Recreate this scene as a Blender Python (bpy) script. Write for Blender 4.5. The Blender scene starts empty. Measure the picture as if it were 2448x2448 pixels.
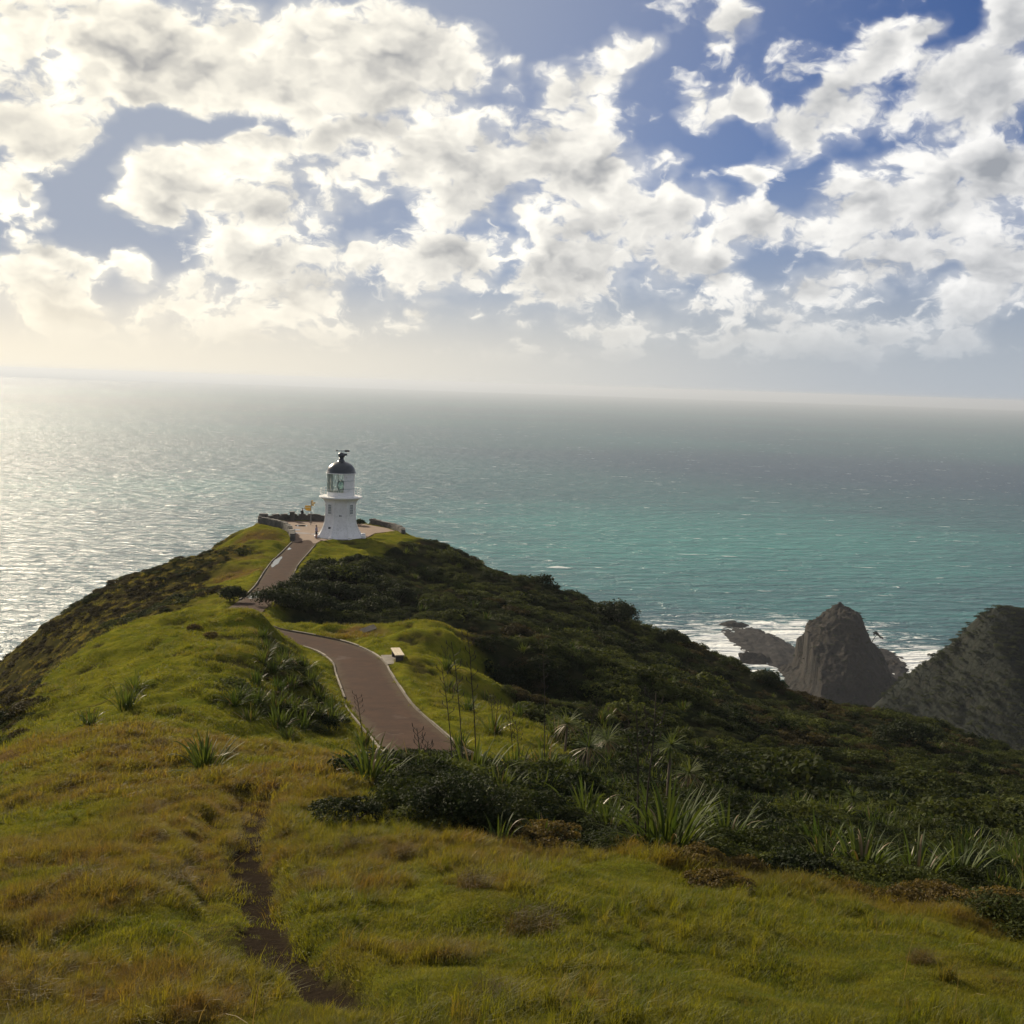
import bpy, bmesh, math, random
import numpy as np
from mathutils import Matrix, Vector, noise as mnoise

random.seed(7)
rng = np.random.default_rng(11)
R = math.radians
sc = bpy.context.scene
col = sc.collection

# ------------------------------------------------------------------ camera
H = 185.0                      # eye height above the sea
F = 2815.0                     # focal length in photo pixels (photo is 2448 wide)
PITCH, ROLL = 6.18, 1.9
cam_d = bpy.data.cameras.new('camera')
cam_d.sensor_width = 36.0
cam_d.lens = 36.0 * F / 2448.0
cam_d.clip_start = 0.2
cam_d.clip_end = 90000.0
cam = bpy.data.objects.new('camera', cam_d)
CM = Matrix.Rotation(R(90 - PITCH), 4, 'X') @ Matrix.Rotation(R(ROLL), 4, 'Z')
cam.matrix_world = Matrix.Translation((0, 0, H)) @ CM
col.objects.link(cam)
sc.camera = cam
CR = np.array(CM.to_3x3())

def ray(u, v):
    d = CR @ np.array([(u - 1224.0) / F, (1224.0 - v) / F, -1.0])
    return d
def at(u, v, y):
    d = ray(u, v); k = y / d[1]
    return np.array([d[0] * k, y, H + d[2] * k])

# ------------------------------------------------------------------ sun, sky, exposure
SUN_AZ, SUN_EL = -34.0, 21.0        # degrees: left of the view direction (+Y), above the horizon
sd = Vector((math.sin(R(SUN_AZ)) * math.cos(R(SUN_EL)), math.cos(R(SUN_AZ)) * math.cos(R(SUN_EL)), math.sin(R(SUN_EL))))
sl = bpy.data.lights.new('sun', 'SUN')
sl.energy = 5.0
sl.angle = R(0.55)
sl.color = (1.0, 0.86, 0.65)
so = bpy.data.objects.new('sun', sl)
so.rotation_euler = (-sd).to_track_quat('-Z', 'Y').to_euler()
so.location = (0, 0, 400)
col.objects.link(so)

sc.view_settings.view_transform = 'Standard'
sc.view_settings.look = 'None'
sc.view_settings.exposure = 0.5
sc.view_settings.gamma = 1.0
sc.view_settings.use_curve_mapping = False
sc.cycles.use_denoising = True
sc.cycles.denoising_prefilter = 'ACCURATE'
sc.cycles.max_bounces = 6
sc.cycles.diffuse_bounces = 2
sc.cycles.glossy_bounces = 2
sc.cycles.transmission_bounces = 4
sc.cycles.transparent_max_bounces = 6
sc.cycles.volume_bounces = 0
sc.cycles.sample_clamp_indirect = 4.0
sc.cycles.sample_clamp_direct = 14.0

class NT:
    """small helper for building node trees"""
    def __init__(self, tree): self.t = tree; self.n = tree.nodes; self.l = tree.links
    def node(self, kind, **kw):
        nd = self.n.new(kind)
        for k, v in kw.items(): setattr(nd, k, v)
        return nd
    def put(self, sock, val):
        if hasattr(val, 'is_output'): self.l.new(val, sock)
        elif val is not None:
            try: sock.default_value = val
            except Exception: sock.default_value = (*val, 1.0)
    def math(self, op, a, b=None, c=None, clamp=False):
        nd = self.node('ShaderNodeMath', operation=op, use_clamp=clamp)
        for i, x in enumerate((a, b, c)):
            if x is not None: self.put(nd.inputs[i], x)
        return nd.outputs[0]
    def vmath(self, op, a, b=None):
        nd = self.node('ShaderNodeVectorMath', operation=op)
        self.put(nd.inputs[0], a)
        if b is not None: self.put(nd.inputs['Scale'] if op == 'SCALE' else nd.inputs[1], b)
        return nd.outputs['Value'] if op in ('DOT_PRODUCT', 'LENGTH', 'DISTANCE') else nd.outputs[0]
    def ramp(self, x, a, b, lo=0.0, hi=1.0, smooth=True):
        nd = self.node('ShaderNodeMapRange', interpolation_type='SMOOTHSTEP' if smooth else 'LINEAR', clamp=True)
        self.put(nd.inputs['Value'], x); self.put(nd.inputs['From Min'], a); self.put(nd.inputs['From Max'], b)
        self.put(nd.inputs['To Min'], lo); self.put(nd.inputs['To Max'], hi)
        return nd.outputs['Result']
    def mix(self, f, a, b, kind='MIX'):
        nd = self.node('ShaderNodeMix', data_type='RGBA', blend_type=kind)
        self.put(nd.inputs[0], f); self.put(nd.inputs[6], a); self.put(nd.inputs[7], b)
        return nd.outputs[2]
    def noise(self, vec, scale, detail=4, rough=0.55, dist=0.0, lac=2.0, out=0):
        nd = self.node('ShaderNodeTexNoise')
        if vec is not None: self.put(nd.inputs['Vector'], vec)
        nd.inputs['Scale'].default_value = scale; nd.inputs['Detail'].default_value = detail
        nd.inputs['Roughness'].default_value = rough; nd.inputs['Distortion'].default_value = dist
        nd.inputs['Lacunarity'].default_value = lac
        return nd.outputs[out]
    def combine(self, x, y, z):
        nd = self.node('ShaderNodeCombineXYZ')
        for i, q in enumerate((x, y, z)): self.put(nd.inputs[i], q)
        return nd.outputs[0]
    def sep(self, v):
        nd = self.node('ShaderNodeSeparateXYZ'); self.put(nd.inputs[0], v); return nd.outputs

world = bpy.data.worlds.new('World'); sc.world = world
world.use_nodes = True
world.cycles.sampling_method = 'MANUAL'
world.cycles.sample_map_resolution = 256
W = NT(world.node_tree); W.n.clear()
sky = W.node('ShaderNodeTexSky', sky_type='NISHITA')
sky.sun_disc = False
sky.sun_elevation = R(SUN_EL)
sky.sun_rotation = R(SUN_AZ)
sky.altitude = 200
sky.air_density = 1.0
sky.dust_density = 0.15
sky.ozone_density = 2.5
gen = W.node('ShaderNodeTexCoord').outputs['Generated']
dirv = W.vmath('NORMALIZE', gen)
dx, dy, dz = W.sep(dirv)
az = W.math('MULTIPLY', W.math('ARCTAN2', dx, dy), 57.29578)
el = W.math('MULTIPLY', W.math('ARCSINE', dz), 57.29578)
ae = W.combine(az, el, 0.0)
# where the cloud banks stand: (azimuth, elevation) in degrees with half-widths and tilt
def azel(px, py):
    d = ray(px * 2448 / 1932, py * 2448 / 1932); d = d / np.linalg.norm(d)
    return math.degrees(math.atan2(d[0], d[1])), math.degrees(math.asin(d[2]))
DEG = 1932 / 47.0
BANKS = [  # x, y, rx, ry, tilt(deg, + = rising to the right), strength
 (330,105,420,120,-2,1.15),(700,110,250,105,-4,1.15),(60,60,220,110,0,1.1),(560,205,190,40,6,.75),
 (50,240,150,60,-8,1.0),(10,345,85,48,5,.95),(85,410,45,18,0,.5),
 (370,320,170,50,8,1.0),(500,285,90,50,15,.9),(680,245,135,56,14,.95),(820,190,70,30,8,.4),
 (350,385,165,62,-5,1.05),(540,400,160,55,4,.9),(680,385,80,30,0,.6),(430,450,130,45,0,.7),
 (880,330,200,115,-5,1.2),(1080,320,210,90,-4,1.1),(830,270,90,60,20,.8),(1180,300,110,48,-8,.7),
 (1095,180,88,80,0,1.05),(1160,110,62,60,30,.8),(1225,90,75,34,35,.8),(965,135,42,22,40,.7),
 (1398,25,52,36,0,.8),(1400,190,130,50,8,.9),(1540,215,120,85,-4,1.0),(1480,295,140,56,15,.85),(1470,120,35,30,0,.5),
 (1655,110,80,52,10,.95),(1745,75,65,34,25,.75),(1850,180,130,95,15,1.05),(1925,60,70,75,30,.95),(1680,230,90,40,0,.5),
 (1290,400,240,85,-6,1.0),(1130,430,170,70,0,.85),(1480,425,220,62,-4,.85),(1720,390,220,90,3,1.0),(1890,360,120,90,0,.9),(1640,330,80,36,10,.6),
 (840,505,125,62,0,1.0),(700,480,95,45,-15,.75),(1090,510,190,70,18,1.0),(960,575,130,40,20,.7),(1310,510,140,70,0,.85),
 (1520,540,140,50,15,.85),(1680,505,160,60,10,.9),(1870,540,130,95,15,.95),(1600,460,120,40,10,.6),
 (130,475,90,36,-6,.85),(240,485,46,34,0,.9),(50,520,110,48,0,.8),(110,580,210,55,-3,.9),(330,550,120,55,15,.9),(470,490,160,56,-8,1.0),(560,560,170,66,20,.95),(330,610,230,45,0,.75),
 (690,580,130,44,15,.7),(1150,662,95,20,2,.6),(1400,650,170,28,3,.65),(900,660,150,24,3,.6),(1620,620,190,40,4,.75),(1820,630,150,40,3,.7),(640,630,180,34,3,.65),(1250,590,160,34,3,.6),(1000,600,120,34,10,.6),(760,600,120,40,8,.65),(200,630,220,26,2,.6),
 (1510,342,60,24,4,-.7),(1390,262,85,36,0,-.5),(420,230,160,32,6,-.55),(160,330,75,50,0,-.6),(1000,80,50,40,0,-.5),(740,425,60,22,0,-.3),(600,345,150,60,4,.7),(560,470,200,60,0,.6),(760,430,120,40,0,.5),(950,470,200,50,5,.5),(1500,590,250,40,3,.6),(1150,610,240,36,3,.55),(420,640,240,26,2,.55),(330,475,45,24,0,-.4),
]
wv = W.noise(ae, 0.16, 3, 0.6, out=1)
aew = W.vmath('ADD', ae, W.vmath('SCALE', W.vmath('SUBTRACT', wv, (.5, .5, .5)), 4.0))
acc = None; gaps = []
for (bx_, by_, rx, ry, tilt, st) in BANKS:
    a0, e0 = azel(bx_, by_)
    mp = W.node('ShaderNodeMapping', vector_type='TEXTURE')
    W.l.new(aew, mp.inputs['Vector'])
    mp.inputs['Location'].default_value = (a0, e0, 0)
    mp.inputs['Rotation'].default_value = (0, 0, R(tilt - ROLL))
    mp.inputs['Scale'].default_value = (rx / DEG * 1.42, ry / DEG * 1.42, 1)
    gr = W.node('ShaderNodeTexGradient', gradient_type='SPHERICAL')
    W.l.new(mp.outputs[0], gr.inputs[0])
    if st < 0: gaps.append((gr.outputs['Fac'], st)); continue
    one = W.math('MULTIPLY', gr.outputs['Fac'], st * 1.25)
    acc = one if acc is None else W.math('SMOOTH_MAX', acc, one, 0.12)
for g_, st in gaps: acc = W.math('MULTIPLY_ADD', g_, st, acc)
# outside the banks in view the same broken cumulus goes on
cq = W.combine(W.math('DIVIDE', az, 11.5), W.math('DIVIDE', el, 8.0), 3.7)
def puffs(vec, scale, detail):
    vo = W.node('ShaderNodeTexVoronoi', feature='F1', voronoi_dimensions='2D')
    W.l.new(vec, vo.inputs['Vector'])
    vo.inputs['Scale'].default_value = scale; vo.inputs['Detail'].default_value = detail
    vo.inputs['Roughness'].default_value = 0.55
    return W.math('SUBTRACT', 1.0, vo.outputs['Distance'])
warp = W.noise(cq, 2.2, 4, 0.62, out=1)
cqw = W.vmath('ADD', cq, W.vmath('SCALE', W.vmath('SUBTRACT', warp, (.5, .5, .5)), 0.55))
def cloudnoise(vec, fine):
    a = W.noise(vec, 2.4, 8 if fine else 3, 0.62)
    p = puffs(vec, 4.2, 2.0 if fine else 1.0)
    return W.math('ADD', W.math('MULTIPLY', W.math('SUBTRACT', a, 0.5), 2.0), W.math('MULTIPLY', W.math('SUBTRACT', p, 0.58), 0.55))
n1 = cloudnoise(cqw, True)
n1 = W.math('MULTIPLY_ADD', W.math('SUBTRACT', W.noise(cqw, 7.5, 5, .6), .5), W.ramp(el, 3, 14, 1.5, 0.35), n1)
n1s = cloudnoise(cqw, False)
n2 = cloudnoise(W.vmath('ADD', cqw, (-0.07, 0.10, 0.0)), False)
nlow = W.noise(cq, 0.62, 2, 0.5)
inview = W.math('MULTIPLY', W.ramp(W.math('ABSOLUTE', az), 24, 34, 1.0, 0.0), W.ramp(el, 17, 23, 1.0, 0.0))
wild = W.ramp(nlow, 0.36, 0.66, 0.0, 0.95)
lay = W.math('ADD', W.math('MULTIPLY', acc, inview), W.math('MULTIPLY', wild, W.math('SUBTRACT', 1.0, inview)))
lay = W.math('MINIMUM', lay, 0.9)
dens = W.math('ADD', W.math('MULTIPLY', lay, 1.15), n1)
alpha = W.ramp(dens, 0.10, 0.56)
veil = W.math('MULTIPLY', W.ramp(W.math('ADD', lay, W.math('MULTIPLY', n1s, 0.5)), 0.05, 0.75), 0.6)   # thin cloud round the banks
alpha = W.math('MAXIMUM', alpha, veil)
alpha = W.math('MULTIPLY', alpha, W.ramp(el, 0.3, 2.6, 0.0, 1.0))
thick = W.ramp(W.math('ADD', lay, W.math('MULTIPLY', n1s, 0.9)), 0.12, 1.22)
emb = W.math('ADD', W.math('MULTIPLY', W.math('SUBTRACT', n1s, n2), 1.15), W.math('MULTIPLY', W.math('SUBTRACT', n1, n1s), 0.35))
shade = W.math('ADD', W.math('SUBTRACT', 0.95, W.math('MULTIPLY', thick, 0.88)), emb)
shade = W.math('ADD', shade, W.ramp(W.noise(cq, 1.5, 3, .55), .36, .68, .12, -.22))
shade = W.ramp(shade, -0.30, 1.08, 0.0, 1.0, smooth=False)
cosun = W.vmath('DOT_PRODUCT', dirv, tuple(sd))
sunang = W.math('MULTIPLY', W.math('ARCCOSINE', W.math('MINIMUM', cosun, 1.0)), 57.29578)
near = W.ramp(sunang, 4, 62, 1.0, 0.0)
ccol = W.mix(shade, (6.0, 6.4, 7.1), (17.2, 17.1, 16.9))
ccol = W.mix(near, ccol, W.mix(shade, (8.2, 8.0, 7.7), (24.5, 22.8, 18.6)))
hz = W.ramp(el, 0.2, 6.6, 1.0, 0.0)
hcol = W.mix(W.ramp(sunang, 12, 60), (19.4, 17.4, 13.6), (7.8, 8.6, 9.6))
skyc = W.mix(1.0, sky.outputs[0], (0.56, 0.68, 1.08), 'MULTIPLY')
base = W.mix(W.math('MAXIMUM', W.ramp(sunang, 20, 54, 0.95, 0.0), W.ramp(el, 3, 15, 0.6, 0.0)), skyc, (6.9, 7.6, 9.0))
colr = W.mix(alpha, base, ccol)
colr = W.mix(W.math('MULTIPLY', W.math('POWER', hz, 1.2), 0.96), colr, hcol)
bg = W.node('ShaderNodeBackground')
colr = W.mix(1.0, colr, (.81, .81, .81), 'MULTIPLY')
colr = W.mix(W.ramp(el, -0.5, 0.05), (3.0, 3.6, 4.0), colr)      # below the horizon: more sea
W.l.new(colr, bg.inputs['Color'])
bg.inputs['Strength'].default_value = 0.05
wo = W.node('ShaderNodeOutputWorld')
W.l.new(bg.outputs[0], wo.inputs['Surface'])

# ------------------------------------------------------------------ noise and interpolation helpers
def _hash(ix, iy, seed):
    h = (ix.astype(np.int64) * 374761393 + iy.astype(np.int64) * 668265263 + seed * 974634541) & 0xffffffff
    h = ((h ^ (h >> 13)) * 1274126177) & 0xffffffff
    return ((h ^ (h >> 16)) & 0xffff) / 65535.0
def vnoise(x, y, seed=0):
    ix = np.floor(x); iy = np.floor(y); fx = x - ix; fy = y - iy
    fx = fx * fx * fx * (fx * (fx * 6 - 15) + 10); fy = fy * fy * fy * (fy * (fy * 6 - 15) + 10)
    a = _hash(ix, iy, seed); b = _hash(ix + 1, iy, seed); c = _hash(ix, iy + 1, seed); d = _hash(ix + 1, iy + 1, seed)
    return (a + (b - a) * fx + (c - a) * fy + (a - b - c + d) * fx * fy) * 2 - 1
def fbm(x, y, scale, octs=4, seed=0, gain=0.5):
    x = np.asarray(x, float) / scale; y = np.asarray(y, float) / scale
    s = 0.0; a = 1.0; t = 0.0
    for i in range(octs):
        s = s + a * vnoise(x * 2 ** i + 17.3 * i, y * 2 ** i - 9.1 * i, seed + i); t += a; a *= gain
    return s / t
def sstep(a, b, x):
    t = np.clip((x - a) / (b - a), 0, 1); return t * t * (3 - 2 * t)
def poly_dist(px, py, pts):
    """distance to a polyline and position (0..n-1) along it"""
    best = np.full(px.shape, 1e9); par = np.zeros(px.shape)
    for i in range(len(pts) - 1):
        ax, ay = pts[i][:2]; bx, by = pts[i + 1][:2]
        ex, ey = bx - ax, by - ay; L2 = ex * ex + ey * ey + 1e-9
        t = np.clip(((px - ax) * ex + (py - ay) * ey) / L2, 0, 1)
        d = np.hypot(px - ax - t * ex, py - ay - t * ey)
        m = d < best; best = np.where(m, d, best); par = np.where(m, i + t, par)
    return best, par
def inpoly(px, py, pts):
    ins = np.zeros(px.shape, bool); n = len(pts)
    for i in range(n):
        x1, y1 = pts[i][:2]; x2, y2 = pts[(i + 1) % n][:2]
        c = ((y1 > py) != (y2 > py)) & (px < (x2 - x1) * (py - y1) / (y2 - y1 + 1e-12) + x1)
        ins ^= c
    return ins
def sdpoly(px, py, pts):
    d, _ = poly_dist(px, py, list(pts) + [pts[0]])
    return np.where(inpoly(px, py, pts), -d, d)

# ------------------------------------------------------------------ the path: heights along it, then its edges
ZPY = [40, 46, 58, 69, 78, 84, 95, 105, 125, 150, 190]
ZPZ = [-14.4, -14.9, -16.0, -17.0, -17.7, -18.1, -19.0, -19.9, -20.4, -20.6, -20.6]
def zpath(y): return H + np.interp(y, ZPY, ZPZ)
def onpath(u, v):
    d = ray(u, v); y = 60.0
    for _ in range(60):
        z = zpath(y) - H; y = 0.5 * y + 0.5 * d[1] * z / d[2]
    return np.array([d[0] * y / d[1], y, zpath(y)])
# centre line in metres (x, y); about 3 m wide
PATH = [(-.2, 41.5), (-1.6, 43.6), (-3.1, 46.3), (-4.0, 49.1), (-5.1, 52.7), (-6.1, 56.2), (-7.2, 61.2), (-8.2, 66.0), (-9.0, 70.0), (-10.4, 73.8),
        (-12.1, 76.7), (-14.3, 78.9), (-17.0, 81.2), (-19.3, 84.6), (-20.8, 90), (-21.7, 97), (-22.3, 104), (-22.9, 112), (-23.9, 120), (-24.8, 128), (-25.3, 137), (-25.8, 145), (-25.9, 151)]
def resample(pts, step):
    pts = np.array(pts, float)
    # Catmull-Rom, then even spacing
    out = []
    P = np.vstack([2 * pts[0] - pts[1], pts, 2 * pts[-1] - pts[-2]])
    for i in range(1, len(P) - 2):
        for t in np.linspace(0, 1, 12, endpoint=False):
            a, b, c, d = P[i - 1], P[i], P[i + 1], P[i + 2]
            out.append(0.5 * (2 * b + (c - a) * t + (2 * a - 5 * b + 4 * c - d) * t * t + (3 * b - a - 3 * c + d) * t ** 3))
    out.append(pts[-1]); out = np.array(out)
    s = np.concatenate([[0], np.cumsum(np.linalg.norm(np.diff(out, axis=0), axis=1))])
    q = np.linspace(0, s[-1], max(2, int(s[-1] / step)))
    return np.stack([np.interp(q, s, out[:, k]) for k in range(out.shape[1])], 1)
PATHC = resample(PATH, 0.6)
TERRACE = [(-27.4, 146.5), (-27.8, 149.7), (-29.6, 156.2), (-31.0, 159.2), (-33.2, 162.2), (-35.2, 164.6), (-34.0, 167.6), (-27.0, 169.5), (-21.8, 168.0), (-17.4, 163.5), (-16.0, 160.6), (-18.4, 157.6), (-18.9, 153.2), (-20.4, 150.6), (-24.2, 148.4), (-24.4, 145.8)]

# ------------------------------------------------------------------ headland height field
CP = [  # photo column, row, metres ahead
 (0,2448,10.3),(600,2448,10),(1224,2448,9.8),(1900,2448,10),(2448,2448,10.4),
 (0,2250,13.6),(600,2250,13.2),(1224,2250,12.8),(1900,2250,13.2),(2448,2300,13.4),
 (0,2100,18.2),(600,2100,17.4),(1224,2100,16.6),(1700,2130,17.2),(2150,2180,17),(2448,2290,14.8),
 (0,1950,27),(300,1960,24.5),(650,1960,23),(950,1970,21.5),(1250,2020,20.5),(1600,2085,20),(2000,2140,19.4),(2250,2190,18.4),
 (60,1850,34),(250,1850,32.5),(500,1860,30),(760,1850,29.5),(900,1890,27.5),(1100,1960,24.5),
 (120,1790,40),(330,1750,41),(520,1760,39),(650,1790,37.5),
 (0,1870,33),(0,1800,44),(0,1722,56),(93,1655,64),(153,1614,69),(209,1576,73),(261,1547,76),(347,1509,79),(455,1474,82),
 (200,1700,52),(350,1650,52),(480,1650,51),(560,1660,50),(300,1600,62),(420,1560,61),(560,1560,60),(600,1590,57.5),
 (480,1500,72),(560,1500,67),(612,1500,66.5),(505,1464,78),(570,1462,73.5),(628,1463,72),(648,1490,71.5),(690,1530,74.5),
 (650,1800,43),(720,1780,45),(800,1780,46.5),(700,1700,52),(760,1700,54),
 (700,1620,61),(720,1580,66.5),(670,1540,71.5),
 (1000,1640,63.5),(1020,1560,74),(960,1520,81),(850,1500,85),(740,1500,85),(1050,1500,86),(1100,1545,79),(1150,1620,69),(1090,1680,59),(1180,1740,53),(1250,1690,60),
 (1250,1800,48),(1330,1800,50),(1450,1860,45),(1250,1860,41),(1350,1900,38),(1130,1850,40),(1000,1850,38),
 (1600,1900,46),(1500,1790,60),(1400,1700,71),(1600,1760,72),(1300,1600,82),(1200,1550,90),(1100,1490,100),(1000,1480,105),(860,1480,104),(760,1470,104),
 (1450,1600,98),(1700,1680,98),(1900,1800,84),(2100,1850,80),(2300,1900,72),(2448,1960,64),(2448,1880,92),(2200,1780,110),
 (1800,1950,45),(2100,1990,42),(2350,2040,38),(2448,2080,34),
 (1900,2060,26),(2200,2110,24),(2448,2200,20),(1600,2020,27),
 (700,1430,110),(800,1430,114),(900,1420,118),(680,1400,113.5),(720,1360,126),(800,1350,131),(870,1340,135),(760,1320,139),(850,1310,142),(930,1300,147),(950,1340,140),
 (1000,1400,128),(1050,1330,146),(980,1283,154),(1130,1345,150),(1250,1390,149),(1400,1438,148),(1520,1495,147),(1700,1575,145),(1820,1630,143),(1900,1665,141),(2100,1695,140),(2250,1745,139),(2448,1815,137),
 (1200,1450,122),(1400,1520,122),(1600,1600,123),(1900,1720,120),
 (640,1290,141),(560,1350,127),(530,1420,108),(560,1440,103),(600,1262,154),(560,1275,154),(510,1320,150),(450,1372,146),(330,1418,144),(220,1455,141),(130,1520,139),(60,1592,137),(0,1625,136),
 (480,1400,121),(350,1470,112),(200,1530,112),(100,1620,112),(400,1490,100),(250,1560,98),(60,1680,98),
 (0,1690,112),
]
WP = [ # x, y, height relative to the eye, for ground the photo does not show
 (0,0,-1.9),(-6,0,-2.6),(7,0,-2.2),(0,-12,1.0),(-30,-12,-6),(30,-12,-1.5),(-30,4,-12),(30,4,-4.5),(0,5,-3.9),(-14,12,-9.0),(14,10,-6.8),(24,14,-9.5),(-22,20,-14),(-28,30,-20),
 (0,-28,2),(-60,-28,-14),(60,-28,-2),(-60,5,-32),(60,5,-12),(40,25,-15.5),(60,40,-25),(-45,35,-36),(-60,60,-52),(-52,80,-44),(-55,100,-42),(-85,100,-75),(-70,140,-56),(-100,60,-110),(-120,100,-130),(-110,145,-130),
 (-150,30,-160),(-190,90,-205),(-170,150,-205),(-100,-28,-60),(-60,170,-60),(-40,178,-34),(-28,180,-27),(-15,176,-27),(0,172,-36),(-48,200,-75),(-20,200,-52),(10,200,-65),(-20,240,-120),(-20,300,-205),(-90,240,-190),(-110,310,-230),
 (40,175,-58),(70,165,-66),(70,140,-50),(60,220,-110),(60,310,-205),(110,150,-75),(110,110,-60),(90,80,-44),(110,60,-45),(120,20,-30),(170,140,-120),(170,220,-170),(220,150,-170),(240,230,-215),(150,310,-215),(260,80,-150),(200,40,-80),
 (0,380,-240),(-160,380,-250),(200,380,-240),
]
ctl = [tuple(at(*c)) for c in CP] + [(x, y, H + z) for x, y, z in WP]
ctl += [(x, y, float(zpath(y))) for x, y in PATH[2:]]
ctl += [(x + dx_, y, float(zpath(y)) - 0.1) for x, y in PATH[16:] for dx_ in (3.0,)]
ctl += [(x, y, float(zpath(y))) for x, y in TERRACE] + [(-25, 158, H - 20.6), (-22, 154, H - 20.6), (-29, 164, H - 20.6)]
for (u_, v_, y_, back, drop) in [(0,1722,56,9,3.0),(93,1655,64,9,3.0),(153,1614,69,9,3.0),(209,1576,73,9,3.0),(261,1547,76,9,2.6),(347,1509,79,9,2.2),(455,1474,82,8,1.6),
        (740,1498,86,6,1.6),(850,1494,86,7,2.0),(950,1497,86,7,2.0),(1050,1505,86.5,9,2.0),(1110,1550,80,9,1.8),(1170,1620,70,9,1.5),(1260,1690,60.5,7,1.3)]:
    q_ = at(u_, v_, y_ + back); ctl.append((q_[0], q_[1], q_[2] - drop))
ctl = np.array(ctl)
Y0 = 40.0
def warpxy(x, y): return 2.2 * x / (y + Y0), 2.6 * np.log((y + Y0) / 60.0)
def tps(r2): return 0.5 * r2 * np.log(r2 + 1e-12)
cs, ct = warpxy(ctl[:, 0], ctl[:, 1]); cw = (ctl[:, 2] - H) / (ctl[:, 1] + Y0)
n = len(cs)
A = tps((cs[:, None] - cs) ** 2 + (ct[:, None] - ct) ** 2) + np.eye(n) * 1e-5
Pm = np.stack([np.ones(n), cs, ct], 1)
M = np.block([[A, Pm], [Pm.T, np.zeros((3, 3))]])
SOL = np.linalg.solve(M, np.concatenate([cw, np.zeros(3)]))
def base_h(x, y):
    x = np.asarray(x, float); y = np.asarray(y, float); sh = x.shape
    s, t = warpxy(x.ravel(), np.maximum(y.ravel(), -34)); out = np.empty(s.shape)
    for i in range(0, len(s), 20000):
        a, b = s[i:i + 20000], t[i:i + 20000]
        K = tps((a[:, None] - cs) ** 2 + (b[:, None] - ct) ** 2)
        out[i:i + 20000] = K @ SOL[:n] + SOL[n] + SOL[n + 1] * a + SOL[n + 2] * b
    return H + (out * (np.maximum(y.ravel(), -34) + Y0)).reshape(sh)

# height on a regular lookup grid (fast enough to place thousands of plants)
def headland_h(x, y):
    x = np.asarray(x, float); y = np.asarray(y, float)
    z = base_h(x, y)
    dp, pp = poly_dist(x, y, PATHC[::2])
    dt = sdpoly(x, y, TERRACE)
    flat = np.minimum(dp - 1.55, dt)
    far = np.clip((y - 4) / 60, 0.12, 1)
    # broad lumps, then hummocks; the cut path and terrace stay smooth
    rough = sstep(0.1, 3.0, flat)
    z = z + rough * (0.55 * far * fbm(x, y, 14, 3, 3) + 0.22 * fbm(x, y, 3.2, 3, 8))
    # dry gullies down the outer slopes
    steep = sstep(26, 60, np.abs(x + 10) + np.maximum(0, y - 120) * 0.3)
    z = z + steep * rough * (2.2 * fbm(x * 1.0, y * 0.6, 26, 4, 21) - 1.6 * np.abs(fbm(x + y * .35, y, 17, 3, 5)))
    w = 1 - sstep(0.15, 1.5, flat)
    z = z * (1 - w) + zpath(y) * w
    return z
print('terrain control ready', n)
def hit(u, v, y0=6.0, y1=260.0):
    """first place where the line of sight through a photo pixel meets the headland"""
    d = ray(u, v); ys = np.geomspace(y0, y1, 500)
    xs = d[0] / d[1] * ys; zs = H + d[2] / d[1] * ys
    hh = headland_h(xs, ys); k = np.argmax(hh >= zs)
    if hh[k] < zs[k]: k = len(ys) - 1
    if k > 0:
        a, b = ys[k - 1], ys[k]; fa = zs[k - 1] - hh[k - 1]; fb = zs[k] - hh[k]
        yy = a + (b - a) * fa / (fa - fb + 1e-9)
    else: yy = ys[0]
    return np.array([d[0] / d[1] * yy, yy, float(headland_h(np.array([d[0] / d[1] * yy]), np.array([yy]))[0])])

# ------------------------------------------------------------------ mesh and material helpers
def mesh_from(name, v, f, mats=(), smooth=False):
    me = bpy.data.meshes.new(name); me.from_pydata([tuple(map(float, q)) for q in v], [], [tuple(int(i) for i in q) for q in f])
    for m in mats: me.materials.append(m)
    if smooth: me.polygons.foreach_set('use_smooth', np.ones(len(me.polygons), bool))
    me.update(); return me
def quads_mesh(name, v, f, mats=(), smooth=False):
    v = np.asarray(v, np.float32); f = np.asarray(f, np.int32); k = f.shape[1]
    me = bpy.data.meshes.new(name)
    me.vertices.add(len(v)); me.vertices.foreach_set('co', v.ravel())
    me.loops.add(f.size); me.loops.foreach_set('vertex_index', f.ravel())
    me.polygons.add(len(f)); me.polygons.foreach_set('loop_start', np.arange(0, f.size, k, dtype=np.int32)); me.polygons.foreach_set('loop_total', np.full(len(f), k, dtype=np.int32))
    for m in mats: me.materials.append(m)
    me.update(calc_edges=True)
    if smooth: me.polygons.foreach_set('use_smooth', np.ones(len(f), bool))
    return me
def grid_mesh(name, X, Y, Z, mats=()):
    nr, nc = X.shape
    i = np.arange(nr * nc).reshape(nr, nc)
    f = np.stack([i[:-1, :-1], i[:-1, 1:], i[1:, 1:], i[1:, :-1]], -1).reshape(-1, 4)
    return quads_mesh(name, np.stack([X, Y, Z], -1).reshape(-1, 3), f, mats, True)
def link(name, me, parent=None, loc=None):
    o = bpy.data.objects.new(name, me); col.objects.link(o)
    if parent is not None: o.parent = parent
    if loc is not None: o.location = loc
    return o
def tag(o, label=None, cat=None, group=None, kind=None):
    if label: o['label'] = label
    if cat: o['category'] = cat
    if group: o['group'] = group
    if kind: o['kind'] = kind
    return o
def empty(name, loc, rz=0.0):
    o = bpy.data.objects.new(name, None); o.empty_display_size = 0.3; col.objects.link(o)
    o.location = tuple(map(float, loc)); o.rotation_euler = (0, 0, rz); return o
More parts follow.
